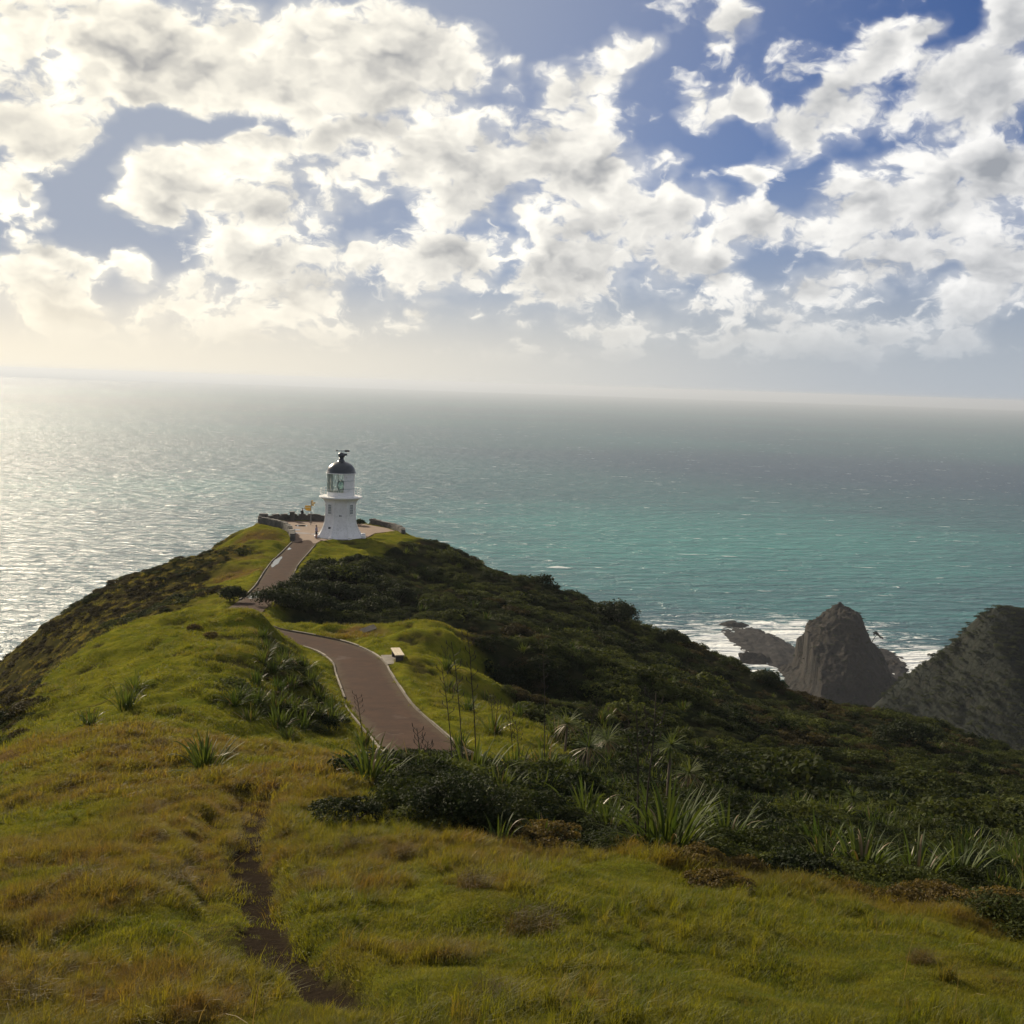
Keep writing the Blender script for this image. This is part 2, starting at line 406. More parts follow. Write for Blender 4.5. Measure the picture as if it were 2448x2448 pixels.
def vattr(me, name, arr):
    a = me.attributes.new(name, 'FLOAT', 'POINT'); a.data.foreach_set('value', np.asarray(arr, np.float32).ravel())

def mat(name, color=(.5, .5, .5), rough=0.8, spec=0.3, metal=0.0):
    m = bpy.data.materials.new(name); m.use_nodes = True
    t = NT(m.node_tree); b = t.n['Principled BSDF']
    b.inputs['Base Color'].default_value = (*color, 1); b.inputs['Roughness'].default_value = rough
    b.inputs['Specular IOR Level'].default_value = spec; b.inputs['Metallic'].default_value = metal
    return m, t, b
def noisy(name, c1, c2, scale, rough=0.85, spec=0.25, bump=0.0, bscale=None, detail=5, c3=None, metal=0.0):
    m, t, b = mat(name, c1, rough, spec, metal)
    co = t.node('ShaderNodeTexCoord').outputs['Object']
    n_ = t.noise(co, scale, detail, 0.6)
    c = t.mix(t.ramp(n_, 0.32, 0.68), c1, c2)
    if c3 is not None: c = t.mix(t.ramp(t.noise(co, scale * 4.3, 4, 0.6), 0.5, 0.75), c, c3)
    t.l.new(c, b.inputs['Base Color'])
    if bump:
        bp = t.node('ShaderNodeBump'); bp.inputs['Distance'].default_value = bump
        t.l.new(t.noise(co, bscale or scale * 3, 6, 0.65), bp.inputs['Height']); t.l.new(bp.outputs[0], b.inputs['Normal'])
    return m

def leafmat(name, c1, c2, c3=None, rough=0.5, spec=0.4, trans=0.35, attr='tint', kind='INSTANCER', tcol=None):
    """leaf surface: colour runs c1..c2 with the plant's own attribute, light also passes through the blade"""
    m = bpy.data.materials.new(name); m.use_nodes = True
    t = NT(m.node_tree); b = t.n['Principled BSDF']; out = t.n['Material Output']
    oi = t.node('ShaderNodeObjectInfo')
    at_ = t.node('ShaderNodeAttribute', attribute_type=kind, attribute_name=attr).outputs['Fac'] if attr else oi.outputs['Random']
    c = t.mix(at_, c1, c2)
    pos = t.node('ShaderNodeNewGeometry').outputs['Position']
    r2 = t.noise(pos, 1.9, 3, 0.6)
    c = t.mix(t.ramp(r2, 0.35, 0.68, 0.0, 0.75), c, c3 if c3 else tuple(0.6 * q for q in c1))
    t.l.new(c, b.inputs['Base Color']); b.inputs['Roughness'].default_value = rough; b.inputs['Specular IOR Level'].default_value = spec
    tr = t.node('ShaderNodeBsdfTranslucent'); t.l.new(t.mix(1.0, c, tcol or (1.25, 1.2, 0.6), 'MULTIPLY'), tr.inputs['Color'])
    mx = t.node('ShaderNodeMixShader'); mx.inputs[0].default_value = trans
    t.l.new(b.outputs[0], mx.inputs[1]); t.l.new(tr.outputs[0], mx.inputs[2]); t.l.new(mx.outputs[0], out.inputs['Surface'])
    return m

# ------------------------------------------------------------------ what grows where (plan polygons in metres, taken from landmarks on the ground)
def hp(*pts): return [tuple(hit(u, v)[:2]) for u, v in pts]
SCRUB_R = hp((965,1296),(890,1340),(800,1350),(738,1358),(706,1388)) + [(-19.6, 112), (-19.2, 100), (-17.3, 91.5), (-14.5, 88.5), (-10, 88.8), (-6, 88.2), (-3.4, 85.5)] \
    + hp((1135,1575),(1200,1660),(1300,1740),(1420,1835),(1250,1838),(1100,1832),(945,1832),(885,1880),(950,1965),(1100,2012),(1300,2045),(1600,2088),(2000,2142),(2250,2192),(2446,2284)) \
    + [(60, 6), (260, 0), (320, 320), (0, 330), (-10, 172)]
SCRUB_L = hp((600,1335),(545,1356),(525,1384),(500,1424)) + [(-30, 96), (-31, 86), (-33, 82)] + hp((120,1655),(100,1720),(60,1800),(4,1852)) + [(-30, 20), (-70, -20), (-260, -20), (-260, 340), (-30, 340), (-40, 172), (-38, 160)]
BANK = hp((640,1492),(700,1545),(755,1600),(808,1680),(835,1730),(770,1765),(650,1725),(545,1680),(575,1612),(600,1545))
DIRT = [tuple(hit(u, v)[:2]) for u, v in [(640,1880),(610,1960),(590,2030),(610,2120),(640,2220),(690,2290),(770,2340),(820,2400),(850,2447)]]
TRACK2 = [tuple(hit(u, v)[:2]) for u, v in [(600,1890),(520,1980),(480,2060),(500,2140),(520,2230),(560,2330)]]
DRYSPOT = [(*hit(u, v)[:2], r) for u, v, r in [(150,2050,5),(60,2200,3.2),(400,2050,3.4),(560,1930,3.0),(250,1900,3.6),(700,1850,3.4),(820,1830,3),(430,1800,3.6),(180,2350,2.2),(1230,2150,1.7),(1100,2060,2.6),(1000,2300,1.2),(1360,2400,1.0),
        (2350,2330,1.6),(500,1880,3),(60,1800,4),(330,1760,3.5),(600,1790,3),(1650,2085,2),(2050,2140,2.4),(2300,2200,2.4),(300,2420,1.6),(1000,1520,2),(860,1520,2.5),(620,1285,4),(590,1330,4),(560,1380,4),(780,2150,1.5)]]
LUSH = [(*hit(u, v)[:2], r) for u, v, r in [(450,1560,15),(330,1650,9),(560,1500,9),(1150,1690,7),(1250,1780,6),(1050,1560,6),(1750,2250,4.2),(2100,2300,3.2),(1450,2250,2.8),(1500,2380,2.6),(1000,2200,1.8),(2000,2420,2.4),(700,2200,1.6),(380,2240,1.6),(800,1330,7),(620,1320,5),(590,1390,6),(1900,2400,1.6),(100,2130,1.2),(900,2200,1.2)]]
def covers(x, y):
    x = np.asarray(x, float); y = np.asarray(y, float)
    wob = 1.1 * fbm(x, y, 5.0, 3, 31) * np.clip(y / 45, .35, 1.6)
    sr = sdpoly(x, y, SCRUB_R) + wob; slf = sdpoly(x, y, SCRUB_L) + wob * 2.2; sb = sdpoly(x, y, BANK) + wob
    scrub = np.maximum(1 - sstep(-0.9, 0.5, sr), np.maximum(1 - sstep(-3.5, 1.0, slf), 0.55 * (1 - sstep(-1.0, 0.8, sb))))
    dpath, _ = poly_dist(x, y, PATHC[::2]); dterr = sdpoly(x, y, TERRACE)
    hard = np.minimum(dpath - 1.5, dterr)
    dd, pp = poly_dist(x, y, DIRT)
    dirt = (1 - sstep(0.26, 0.46, dd + 0.14 * fbm(x, y, 0.8, 3, 77))) * sstep(-0.3, 0.6, pp)
    d2, p2 = poly_dist(x, y, TRACK2)
    dirt = np.maximum(dirt, 0.75 * (1 - sstep(0.05, 0.5, d2 + .45 * fbm(x, y, .7, 3, 78))))
    dirt = np.maximum(dirt, 0.75 * (1 - sstep(0.1, 0.45, hard)) * (hard > -0.4) * sstep(-.35, .25, fbm(x, y, 2.0, 3, 4) + .25))
    scuff = sstep(.34, .46, fbm(x, y, 1.7, 3, 88) + .25 * fbm(x, y, 9, 2, 89)) * (y > 30) * sstep(.5, 2, hard)
    dirt = np.maximum(dirt, .75 * scuff)
    dry = np.zeros(x.shape)
    for (cx, cy, r) in DRYSPOT:
        dry = np.maximum(dry, 1 - sstep(0.35, 1.15, np.hypot(x - cx, y - cy) / r))
    lush = np.zeros(x.shape)
    for (cx, cy, r) in LUSH:
        lush = np.maximum(lush, 1 - sstep(0.45, 1.1, np.hypot(x - cx, y - cy) / r))
    dry = np.clip(dry * 0.9 + 0.58 * fbm(x, y, 3.6, 4, 55) + 0.30 * fbm(x, y, .9, 2, 15) - .75 * lush, 0, 1)
    dry = np.where(x < -23 - .05 * y, np.maximum(dry, .55 * scrub), dry)
    return scrub, hard, dirt, dry

# ------------------------------------------------------------------ ground
NR, NC = 640, 560
ty = np.geomspace(26, 425, NR) - 32
TY, TS = np.meshgrid(ty, np.linspace(-1, 1, NC), indexing='ij')
TX = (TY + 40) * (0.62 * TS + 0.2 * TS ** 3)
TZ = headland_h(TX, TY)
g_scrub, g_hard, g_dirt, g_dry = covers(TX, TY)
soft = sstep(0.0, 0.8, g_hard)
TZ = TZ + soft * (1 - g_dirt) * (0.10 * np.abs(fbm(TX, TY, 1.1, 3, 91)) + 0.30 * (1 - sstep(30, 44, TY)) * np.abs(fbm(TX, TY, 2.4, 3, 97)) + 0.34 * sstep(30, 50, TY) * np.abs(fbm(TX, TY, 2.6, 3, 94)) + 0.16 * np.clip(fbm(TX, TY, 1.0, 2, 96), 0, 1) * sstep(14, 24, TY) + 0.30 * g_scrub * fbm(TX, TY, 1.6, 2, 92) + 0.09 * g_dry * fbm(TX, TY, .55, 2, 93)) - 0.22 * g_dirt * soft * np.where(TY > 30, .4, 1)
TZ = np.clip(TZ, -0.8, H + 1.0)
TZ = np.where(g_hard < 0.05, TZ - 0.06, TZ)
m_ground, t, b = mat('turf_soil', rough=1.0, spec=0.0)
pos = t.node('ShaderNodeNewGeometry').outputs['Position']
A_ = lambda nm: t.node('ShaderNodeAttribute', attribute_name=nm).outputs['Fac']
ng = t.noise(pos, 0.55, 6, 0.65); nf = t.noise(pos, 7.0, 5, 0.7)
green = t.mix(t.ramp(ng, .35, .65), (.086, .098, .011), (.160, .150, .017))
brown = t.mix(t.ramp(nf, .3, .7), (.090, .056, .021), (.160, .104, .038))
c = t.mix(A_('dry'), green, brown)
c = t.mix(t.ramp(nf, .45, .78, 0, .6), c, (.045, .042, .014))
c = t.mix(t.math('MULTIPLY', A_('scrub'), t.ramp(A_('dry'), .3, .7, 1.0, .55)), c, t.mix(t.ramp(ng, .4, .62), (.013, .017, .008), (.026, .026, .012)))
c = t.mix(A_('dirt'), c, t.mix(nf, (.014, .011, .008), (.036, .027, .019)))
t.l.new(c, b.inputs['Base Color'])
bp = t.node('ShaderNodeBump'); bp.inputs['Distance'].default_value = 0.10
t.l.new(t.noise(pos, 4.0, 7, 0.7), bp.inputs['Height']); t.l.new(bp.outputs[0], b.inputs['Normal'])
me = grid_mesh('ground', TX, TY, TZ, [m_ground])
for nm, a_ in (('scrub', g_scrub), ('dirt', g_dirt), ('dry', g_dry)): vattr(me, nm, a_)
ground = tag(link('ground', me), 'grassy headland of soil and turf falling steeply to the sea', 'ground', kind='structure')
# heights on that mesh for anything placed later
def gz(x, y):
    x = np.asarray(x, float); y = np.asarray(y, float)
    fi = np.interp(y, ty, np.arange(NR)); i0 = np.clip(np.floor(fi).astype(int), 0, NR - 2); fr = fi - i0
    sg = np.linspace(-1, 1, NC); lut = 0.62 * sg + 0.2 * sg ** 3
    fj = np.interp(x / (y + 40), lut, np.arange(NC)); j0 = np.clip(np.floor(fj).astype(int), 0, NC - 2); fs = fj - j0
    return (TZ[i0, j0] * (1 - fr) * (1 - fs) + TZ[i0 + 1, j0] * fr * (1 - fs) + TZ[i0, j0 + 1] * (1 - fr) * fs + TZ[i0 + 1, j0 + 1] * fr * fs)
def gnorm(x, y, e=0.35):
    nx = -(gz(x + e, y) - gz(x - e, y)) / (2 * e); ny = -(gz(x, y + e) - gz(x, y - e)) / (2 * e)
    nn = np.stack([nx, ny, np.ones_like(nx)], -1); return nn / np.linalg.norm(nn, axis=-1, keepdims=True)
def spot(u, v):
    q = hit(u, v); return np.array([q[0], q[1], float(gz(np.array([q[0]]), np.array([q[1]]))[0])])

# ------------------------------------------------------------------ sealed path, timber edging, terrace
m_path, t, b = mat('red_chip_seal', rough=1.0, spec=0.02)
pos = t.node('ShaderNodeNewGeometry').outputs['Position']
n1_ = t.noise(pos, 1.1, 5, 0.6); n2_ = t.noise(pos, 18, 4, 0.7)
c = t.mix(t.ramp(n1_, .35, .68), (.056, .035, .025), (.082, .052, .037))
c = t.mix(t.ramp(n2_, .38, .75, 0, .55), c, (.042, .029, .024))
c = t.mix(t.ramp(t.noise(pos, .42, 4, .65), .60, .72, 0, .45), c, (.13, .100, .085))
ed = t.node('ShaderNodeAttribute', attribute_name='side').outputs['Fac']
c = t.mix(t.ramp(t.math('ADD', ed, t.math('MULTIPLY', t.math('SUBTRACT', t.noise(pos, 1.6, 5, .7), .5), .9)), .62, 1.0, 0, .7), c, (.085, .066, .044))
c = t.mix(t.ramp(t.noise(pos, .9, 6, .72), .56, .66, 0, .5), c, (.034, .024, .020))
t.l.new(c, b.inputs['Base Color']); t.l.new(t.ramp(n1_, .3, .7, .8, 1), b.inputs['Roughness'])
m_edge = noisy('weathered_edging', (.12, .100, .076), (.19, .160, .120), 2.0, bump=.02, c3=(.10, .09, .06))
m_conc = noisy('pale_concrete', (.15, .13, .10), (.22, .195, .155), 1.6, bump=.01, c3=(.18, .16, .12))
m_pud, t, b = mat('puddle_water', (.05, .05, .045), rough=0.04, spec=0.9)

def ribbon(cl, offs, zoff, step_z=None):
    """vertices of a strip that follows a centre line at the given side offsets"""
    cl = np.asarray(cl); T = np.gradient(cl, axis=0); T /= np.linalg.norm(T, axis=1, keepdims=True)
    Nn = np.stack([-T[:, 1], T[:, 0]], 1)
    V = []
    for k, o_ in enumerate(offs):
        q = cl + Nn * o_; V.append(np.column_stack([q, zpath(cl[:, 1]) + (zoff[k] if np.ndim(zoff) else zoff)]))
    return np.stack(V, 1)
V = ribbon(PATHC, np.linspace(1.5, -1.5, 7), [0.0, .02, .035, .04, .035, .02, 0.0])
nr_, nc_ = V.shape[:2]
i = np.arange(nr_ * nc_).reshape(nr_, nc_)
f = np.stack([i[:-1, :-1], i[:-1, 1:], i[1:, 1:], i[1:, :-1]], -1).reshape(-1, 4)
me = quads_mesh('path', V.reshape(-1, 3), f[:, ::-1], [m_path], True); vattr(me, 'side', np.tile(np.abs(np.linspace(-1, 1, 7)), nr_))
path = tag(link('path', me), 'reddish brown sealed footpath winding out to the lighthouse', 'path', kind='structure')
def edging(side, a, b_, off=1.56):
    seg = PATHC[a:b_]
    for k in range(0, len(seg) - 1, 4):
        s_ = seg[k:k + 5]
        if len(s_) < 2: break
        lean = 0.012 * rng.standard_normal()
        h_ = 0.11 + 0.02 * rng.standard_normal()
        Vv = ribbon(s_, [side * (off - .045), side * (off - .04), side * (off + .04), side * (off + .045)], [-.15, h_ + lean, h_ - lean, -.15])
        m_, w_ = Vv.shape[:2]; ii = np.arange(m_ * w_).reshape(m_, w_)
        ff = np.stack([ii[:-1, :-1], ii[:-1, 1:], ii[1:, 1:], ii[1:, :-1]], -1).reshape(-1, 4)
        if side > 0: ff = ff[:, ::-1]
        fl = [tuple(q) for q in ff] + [tuple(ii[0]), tuple(ii[-1][::-1])]
        link('edging_board', mesh_from('edging_board', Vv.reshape(-1, 3), fl, [m_edge]), path)
NP = len(PATHC)
iy = lambda yy: int(np.argmin(np.abs(PATHC[:, 1] - yy)))
edging(-1, iy(43), iy(83)); edging(1, iy(58.5), iy(77)); edging(1, iy(45), iy(57.5), 1.72)
edging(1, iy(102), iy(147)); edging(-1, iy(110), iy(145))
def puddle(y0, y1, off, w):
    k0, k1 = iy(y0), iy(y1); seg = resample(PATHC[k0:k1 + 1:2], .25); m_ = len(seg)
    s_ = np.sin(np.linspace(0, math.pi, m_)) ** .6; wob = .12 * fbm(np.arange(m_) * .25, np.zeros(m_), .8, 2, k0)
    T = np.gradient(seg, axis=0); T /= np.linalg.norm(T, axis=1, keepdims=True); Nn = np.stack([-T[:, 1], T[:, 0]], 1)
    a_ = seg + Nn * (off + (w * s_ + wob * s_))[:, None]; c_ = seg + Nn * (off - (w * s_ - wob * s_))[:, None]
    zz = zpath(seg[:, 1]) + .046
    v_ = np.concatenate([np.column_stack([a_, zz]), np.column_stack([c_, zz])]); ii = np.arange(m_)
    link('puddle', quads_mesh('puddle', v_, np.stack([ii[:-1], ii[:-1] + m_, ii[1:] + m_, ii[1:]], -1), [m_pud]), path)
puddle(125, 134, 1.05, .33); puddle(103, 109, .75, .55); puddle(139, 142, 1.1, .2)

m_terr, t, b = mat('terrace_paving', rough=0.85, spec=0.2)
pos = t.node('ShaderNodeNewGeometry').outputs['Position']
br = t.node('ShaderNodeTexBrick'); t.l.new(pos, br.inputs['Vector'])
br.inputs['Scale'].default_value = 0.8; br.inputs['Mortar Size'].default_value = .012
br.inputs['Color1'].default_value = (.19, .125, .082, 1); br.inputs['Color2'].default_value = (.22, .145, .095, 1); br.inputs['Mortar'].default_value = (.12, .085, .06, 1)
c = t.mix(t.ramp(t.noise(pos, .5, 5, .65), .35, .7, 0, .7), br.outputs['Color'], (.155, .105, .075))
t.l.new(c, b.inputs['Base Color'])
tz = H - 20.6 + .05
bm = bmesh.new()
tv = [bm.verts.new((x, y, tz)) for x, y in TERRACE]
tb = [bm.verts.new((x, y, tz - .5)) for x, y in TERRACE]
ftop = bm.faces.new(tv)
for k in range(len(tv)): bm.faces.new((tv[k], tb[k], tb[(k + 1) % len(tv)], tv[(k + 1) % len(tv)]))
bmesh.ops.recalc_face_normals(bm, faces=bm.faces)
me = bpy.data.meshes.new('terrace'); bm.to_mesh(me); bm.free(); me.materials.append(m_terr)
terrace = tag(link('terrace', me), 'tan paved viewing terrace round the lighthouse foot', 'terrace', kind='structure')
# small puddles left on the terrace, and the drain strip where the path meets it
for (px_, py_, rx_, ry_) in [(-29.5, 158.5, 1.1, .7), (-28.0, 155.2, 1.3, .35), (-25.8, 154.6, 1.0, .3), (-29.3, 163.0, .9, .8), (-24.5, 161.5, .8, .6)]:
    th = np.linspace(0, 2 * math.pi, 22, endpoint=False); rr = 1 + .25 * fbm(np.cos(th) * 2 + px_, np.sin(th) * 2 + py_, 1.3, 2, 6)
    link('puddle', mesh_from('puddle', np.column_stack([px_ + rx_ * rr * np.cos(th), py_ + ry_ * rr * np.sin(th), np.full(22, tz + .006)]), [range(22)], [m_pud]), terrace)
# lawn island on the right of the terrace
ISL = [(-17.2, 153.6), (-18.6, 155.2), (-17.8, 157.4), (-15.7, 157.6), (-14.6, 155.5), (-15.2, 153.2)]

# ------------------------------------------------------------------ sea
m_sea, t, b = mat('sea_water', rough=0.16, spec=0.38)
b.inputs['IOR'].default_value = 1.33
pos = t.node('ShaderNodeNewGeometry').outputs['Position']
px_, py_, pz_ = t.sep(pos)
def spotmask(cx, cy, rx, ry, rot=0.0, kind='QUADRATIC_SPHERE'):
    mp = t.node('ShaderNodeMapping', vector_type='TEXTURE'); t.l.new(pos, mp.inputs['Vector'])
    mp.inputs['Location'].default_value = (cx, cy, 0); mp.inputs['Rotation'].default_value = (0, 0, R(rot)); mp.inputs['Scale'].default_value = (rx, ry, 1e6)
    gr = t.node('ShaderNodeTexGradient', gradient_type=kind); t.l.new(mp.outputs[0], gr.inputs[0]); return gr.outputs['Fac']
stretch = t.combine(t.math('MULTIPLY', px_, 0.42), t.math('ADD', py_, t.math('MULTIPLY', px_, -0.10)), 0.0)
swell = t.noise(stretch, 1 / 42.0, 3, 0.5)
chop = t.noise(stretch, 1 / 13.0, 5, 0.58, dist=0.5)
fine = t.noise(pos, 1 / 3.4, 4, 0.6)
hgt = t.math('ADD', t.math('MULTIPLY', swell, 5.5), t.math('ADD', t.math('MULTIPLY', chop, 7.5), t.math('MULTIPLY', fine, 1.0)))
bp = t.node('ShaderNodeBump'); bp.inputs['Distance'].default_value = 1.7; bp.inputs['Strength'].default_value = 1.0
bp.inputs['Filter Width'].default_value = 0.05
t.l.new(hgt, bp.inputs['Height']); t.l.new(bp.outputs[0], b.inputs['Normal'])
big = t.noise(pos, 1 / 1500.0, 4, 0.55)
c = t.mix(t.ramp(big, .35, .65), (.016, .074, .096), (.024, .108, .118))
shoal = t.math('MAXIMUM', spotmask(260, 1480, 900, 820, -8, 'SPHERICAL'), t.math('MULTIPLY', spotmask(-450, 1900, 900, 600, 0, 'SPHERICAL'), .5))
c = t.mix(t.ramp(t.math('ADD', shoal, t.math('MULTIPLY', t.math('SUBTRACT', t.noise(stretch, 1 / 170.0, 4, .6), .5), .9)), .16, 1.0), c, (.034, .195, .178))
deep = spotmask(1250, 2900, 2100, 1100, -12, 'SPHERICAL')
c = t.mix(t.ramp(deep, .1, .7, 0, .8), c, (.013, .050, .092))
# breaking crests, and the surf on the reef
cap = t.math('ADD', chop, t.math('MULTIPLY', t.math('SUBTRACT', t.noise(stretch, 1 / 55.0, 3, .6), .5), .55))
caps = t.ramp(cap, .675, .75)
surf = t.math('MAXIMUM', t.math('MAXIMUM', spotmask(172, 835, 80, 140, 12, 'SPHERICAL'), spotmask(285, 800, 75, 130, -20, 'SPHERICAL')), t.math('MULTIPLY', spotmask(215, 900, 170, 120, 0, 'SPHERICAL'), .75))
lace = t.noise(stretch, 1 / 13.0, 8, .74, dist=1.6)
foam = t.ramp(t.math('ADD', t.math('MULTIPLY', surf, 1.35), t.math('MULTIPLY', t.math('SUBTRACT', lace, .5), 3.6)), .42, .95)
foam = t.math('MULTIPLY', foam, t.ramp(surf, 0.0, .2))
white = t.math('MAXIMUM', t.math('MULTIPLY', caps, .8), foam)
c = t.mix(white, c, (.74, .76, .74))
# light from inside the water, plus the sky mirrored by the facets of the waves
df = t.node('ShaderNodeBsdfDiffuse'); t.l.new(c, df.inputs['Color']); t.l.new(bp.outputs[0], df.inputs['Normal'])
gs = t.node('ShaderNodeBsdfGlossy'); t.l.new(t.ramp(white, 0, 1, .26, .7), gs.inputs['Roughness']); t.l.new(bp.outputs[0], gs.inputs['Normal'])
fr = t.node('ShaderNodeFresnel'); fr.inputs['IOR'].default_value = 1.33; t.l.new(bp.outputs[0], fr.inputs['Normal'])
fac = t.math('MULTIPLY', t.math('MINIMUM', fr.outputs[0], .52), t.ramp(white, 0, 1, .85, .05))
mx = t.node('ShaderNodeMixShader'); t.l.new(fac, mx.inputs[0]); t.l.new(df.outputs[0], mx.inputs[1]); t.l.new(gs.outputs[0], mx.inputs[2])
t.l.new(mx.outputs[0], t.n['Material Output'].inputs['Surface'])
rad = np.concatenate([[0.0], np.geomspace(60, 25000, 90)]); ang = np.linspace(0, 2 * math.pi, 241)[:-1]
v_ = [(0, 0, 0)]; f_ = []
for r_ in rad[1:]:
    for a_ in ang: v_.append((r_ * math.sin(a_), r_ * math.cos(a_), 0))
na = len(ang)
for k in range(na): f_.append((0, 1 + (k + 1) % na, 1 + k))
for q in range(len(rad) - 2):
    o0 = 1 + q * na; o1 = o0 + na
    for k in range(na): k2 = (k + 1) % na; f_.append((o0 + k, o0 + k2, o1 + k2, o1 + k))
sea = tag(link('sea', mesh_from('sea', v_, f_, [m_sea])), 'teal windswept sea with whitecaps reaching to a hazy horizon', 'sea', kind='structure')

# ------------------------------------------------------------------ sea stack, reef and the next headland
m_rock = noisy('dark_sea_rock', (.014, .012, .010), (.028, .022, .016), .12, rough=.95, spec=.1, bump=1.6, bscale=.4, c3=(.018, .021, .011))
m_reef = noisy('wet_reef_rock', (.012, .011, .010), (.024, .021, .019), .10, rough=.9, spec=.1, bump=.6, bscale=.6)
YS = 735.0
PROF = [(1840,1680),(1895,1622),(1917,1604),(1926,1560),(1913,1524),(1930,1496),(1963,1471),(1992,1451),(2012,1446),(2034,1449),(2046,1460),(2056,1482),(2066,1505),(2077,1525),(2092,1538),(2103,1552),(2110,1581),(2122,1610),(2150,1640),(2190,1685)]
pw = np.array([at(u, v, YS) for u, v in PROF]); pw[:, 0] = np.maximum.accumulate(pw[:, 0] + np.arange(len(pw)) * 1e-3)
gx, gy = np.meshgrid(np.linspace(pw[0, 0] - 8, pw[-1, 0] + 8, 230), np.linspace(YS - 85, YS + 70, 200))
lat = gx + (gy - YS) * -0.10 + 2.5 * fbm(gx, gy, 18, 3, 61)
prof = np.interp(lat, pw[:, 0], pw[:, 2])
depth = np.clip(1 - (np.abs(gy - YS) / np.where(gy < YS, 78, 55)) ** 1.5, -1, 1)
sz = prof * np.where(depth > 0, depth ** .75, depth) + 2.6 * fbm(gx, gy, 11, 4, 62) * np.clip(prof / 20, 0, 1) - 2.0 * np.abs(fbm(gx, gy * .8, 6, 4, 63))
ledge = np.round((sz + .18 * gx + 1.5 * fbm(gx, gy, 12, 2, 64)) / 3.2) * 3.2 - .18 * gx - 1.5 * fbm(gx, gy, 12, 2, 64)
sz = np.where(sz > 2, (.82 * sz + .18 * ledge), sz) + .9 * fbm(gx, gy, 2.2, 2, 65) * (sz > 1)
sz = np.maximum(sz, -0.8)
stack = tag(link('sea_stack', grid_mesh('sea_stack', gx, gy, sz, [m_rock])), 'tall dark pointed rock standing in white surf below the headland', 'rock')
def reef(name, cx, cy, rx, ry, rot, hh, seed, label):
    q = np.linspace(-1.15, 1.15, 90); ux, uy = np.meshgrid(q, q)
    c_, s_ = math.cos(R(rot)), math.sin(R(rot))
    X = cx + ux * rx * c_ - uy * ry * s_; Y = cy + ux * rx * s_ + uy * ry * c_
    e = 1 - np.hypot(ux, uy)
    Z = hh * np.clip(e * 2.2, -.6, 1) * (0.45 + 0.75 * fbm(X, Y * .6, 16, 4, seed)) + 1.7 * np.abs(fbm(X + .5 * Y, Y, 5, 3, seed + 3)) * (e > 0) - .8 + 0.9 * np.clip(e, -1, .6)
    o = link(name, grid_mesh(name, X, Y, np.maximum(Z, -0.8), [m_reef])); tag(o, label, 'rock')
reef('reef_rock', 190, 845, 24, 88, 7, 3.6, 71, 'long low black reef running out to sea left of the rock stack')
reef('reef_rock', 262, 800, 16, 60, -14, 3.2, 75, 'low dark rock shelf in the surf right of the rock stack')
reef('reef_rock', 180, 925, 12, 9, 0, 3.0, 79, 'small black rock awash at the seaward tip of the reef')

# wooded headland on the right
RID = [(2010,1760,500),(2060,1722,490),(2110,1680,480),(2160,1634,472),(2200,1594,466),(2250,1558,462),(2290,1524,458),(2320,1492,455),(2350,1468,452),(2385,1454,450),(2424,1450,450),(2448,1458,450),(2540,1470,450),(2700,1440,455),(2900,1410,465),(3200,1400,480)]
rw = np.array([at(*q) for q in RID])
hx, hy = np.meshgrid(np.linspace(rw[0, 0] - 30, rw[-1, 0], 260), np.linspace(330, 640, 200))
wx = hx + 5 * fbm(hx, hy, 40, 3, 81); cz = np.interp(wx, rw[:, 0], rw[:, 2], left=-20); cyy = np.interp(wx, rw[:, 0], rw[:, 1])
dd_ = hy - cyy
hz_ = cz - np.where(dd_ < 0, 0.74, 1.15) * (np.sqrt(dd_ ** 2 + 36) - 6) + 3.5 * fbm(hx, hy, 22, 4, 82) * np.clip(np.abs(dd_) / 20, .15, 1) - 3.0 * np.abs(fbm(hx * 1.0 + dd_ * .3, hy * .35, 30, 3, 83)) * np.clip(np.abs(dd_) / 30, 0, 1)
hz_ = np.clip(hz_, -0.8, H - 3)
m_hill = noisy('scrubby_hillside', (.010, .014, .010), (.018, .021, .013), .06, rough=.95, spec=.1, bump=1.6, bscale=.35, c3=(.018, .017, .011))
hill = tag(link('hill', grid_mesh('hill', hx, hy, hz_, [m_hill])), 'dark scrub covered headland beyond the slope on the right', 'hill', kind='structure')
def hill_z(x, y):
    fi = np.interp(y, hy[:, 0], np.arange(hy.shape[0])); fj = np.interp(x, hx[0], np.arange(hx.shape[1]))
    return hz_[np.clip(fi.round().astype(int), 0, hy.shape[0] - 1), np.clip(fj.round().astype(int), 0, hx.shape[1] - 1)]

# ------------------------------------------------------------------ lighthouse
def bm_obj(name, bm, m, parent=None, smooth=False, loc=None):
    bmesh.ops.recalc_face_normals(bm, faces=bm.faces)
    me = bpy.data.meshes.new(name); bm.to_mesh(me); bm.free()
    for q in (m if isinstance(m, (list, tuple)) else [m]): me.materials.append(q)
    if smooth: me.polygons.foreach_set('use_smooth', np.ones(len(me.polygons), bool))
    return link(name, me, parent, loc)
def add_box(bm, c, s, rot=None, bev=0.0):
    r = bmesh.ops.create_cube(bm, size=1.0); vs = r['verts']
    bmesh.ops.scale(bm, vec=s, verts=vs)
    if bev:
        es = list({e for v in vs for e in v.link_edges}); q = bmesh.ops.bevel(bm, geom=es, offset=bev, segments=1, affect='EDGES', profile=.5); vs = list({v for f in q['faces'] for v in f.verts} | {v for v in vs if v.is_valid})
    if rot is not None: bmesh.ops.transform(bm, matrix=rot, verts=vs)
    bmesh.ops.translate(bm, vec=c, verts=vs); return vs
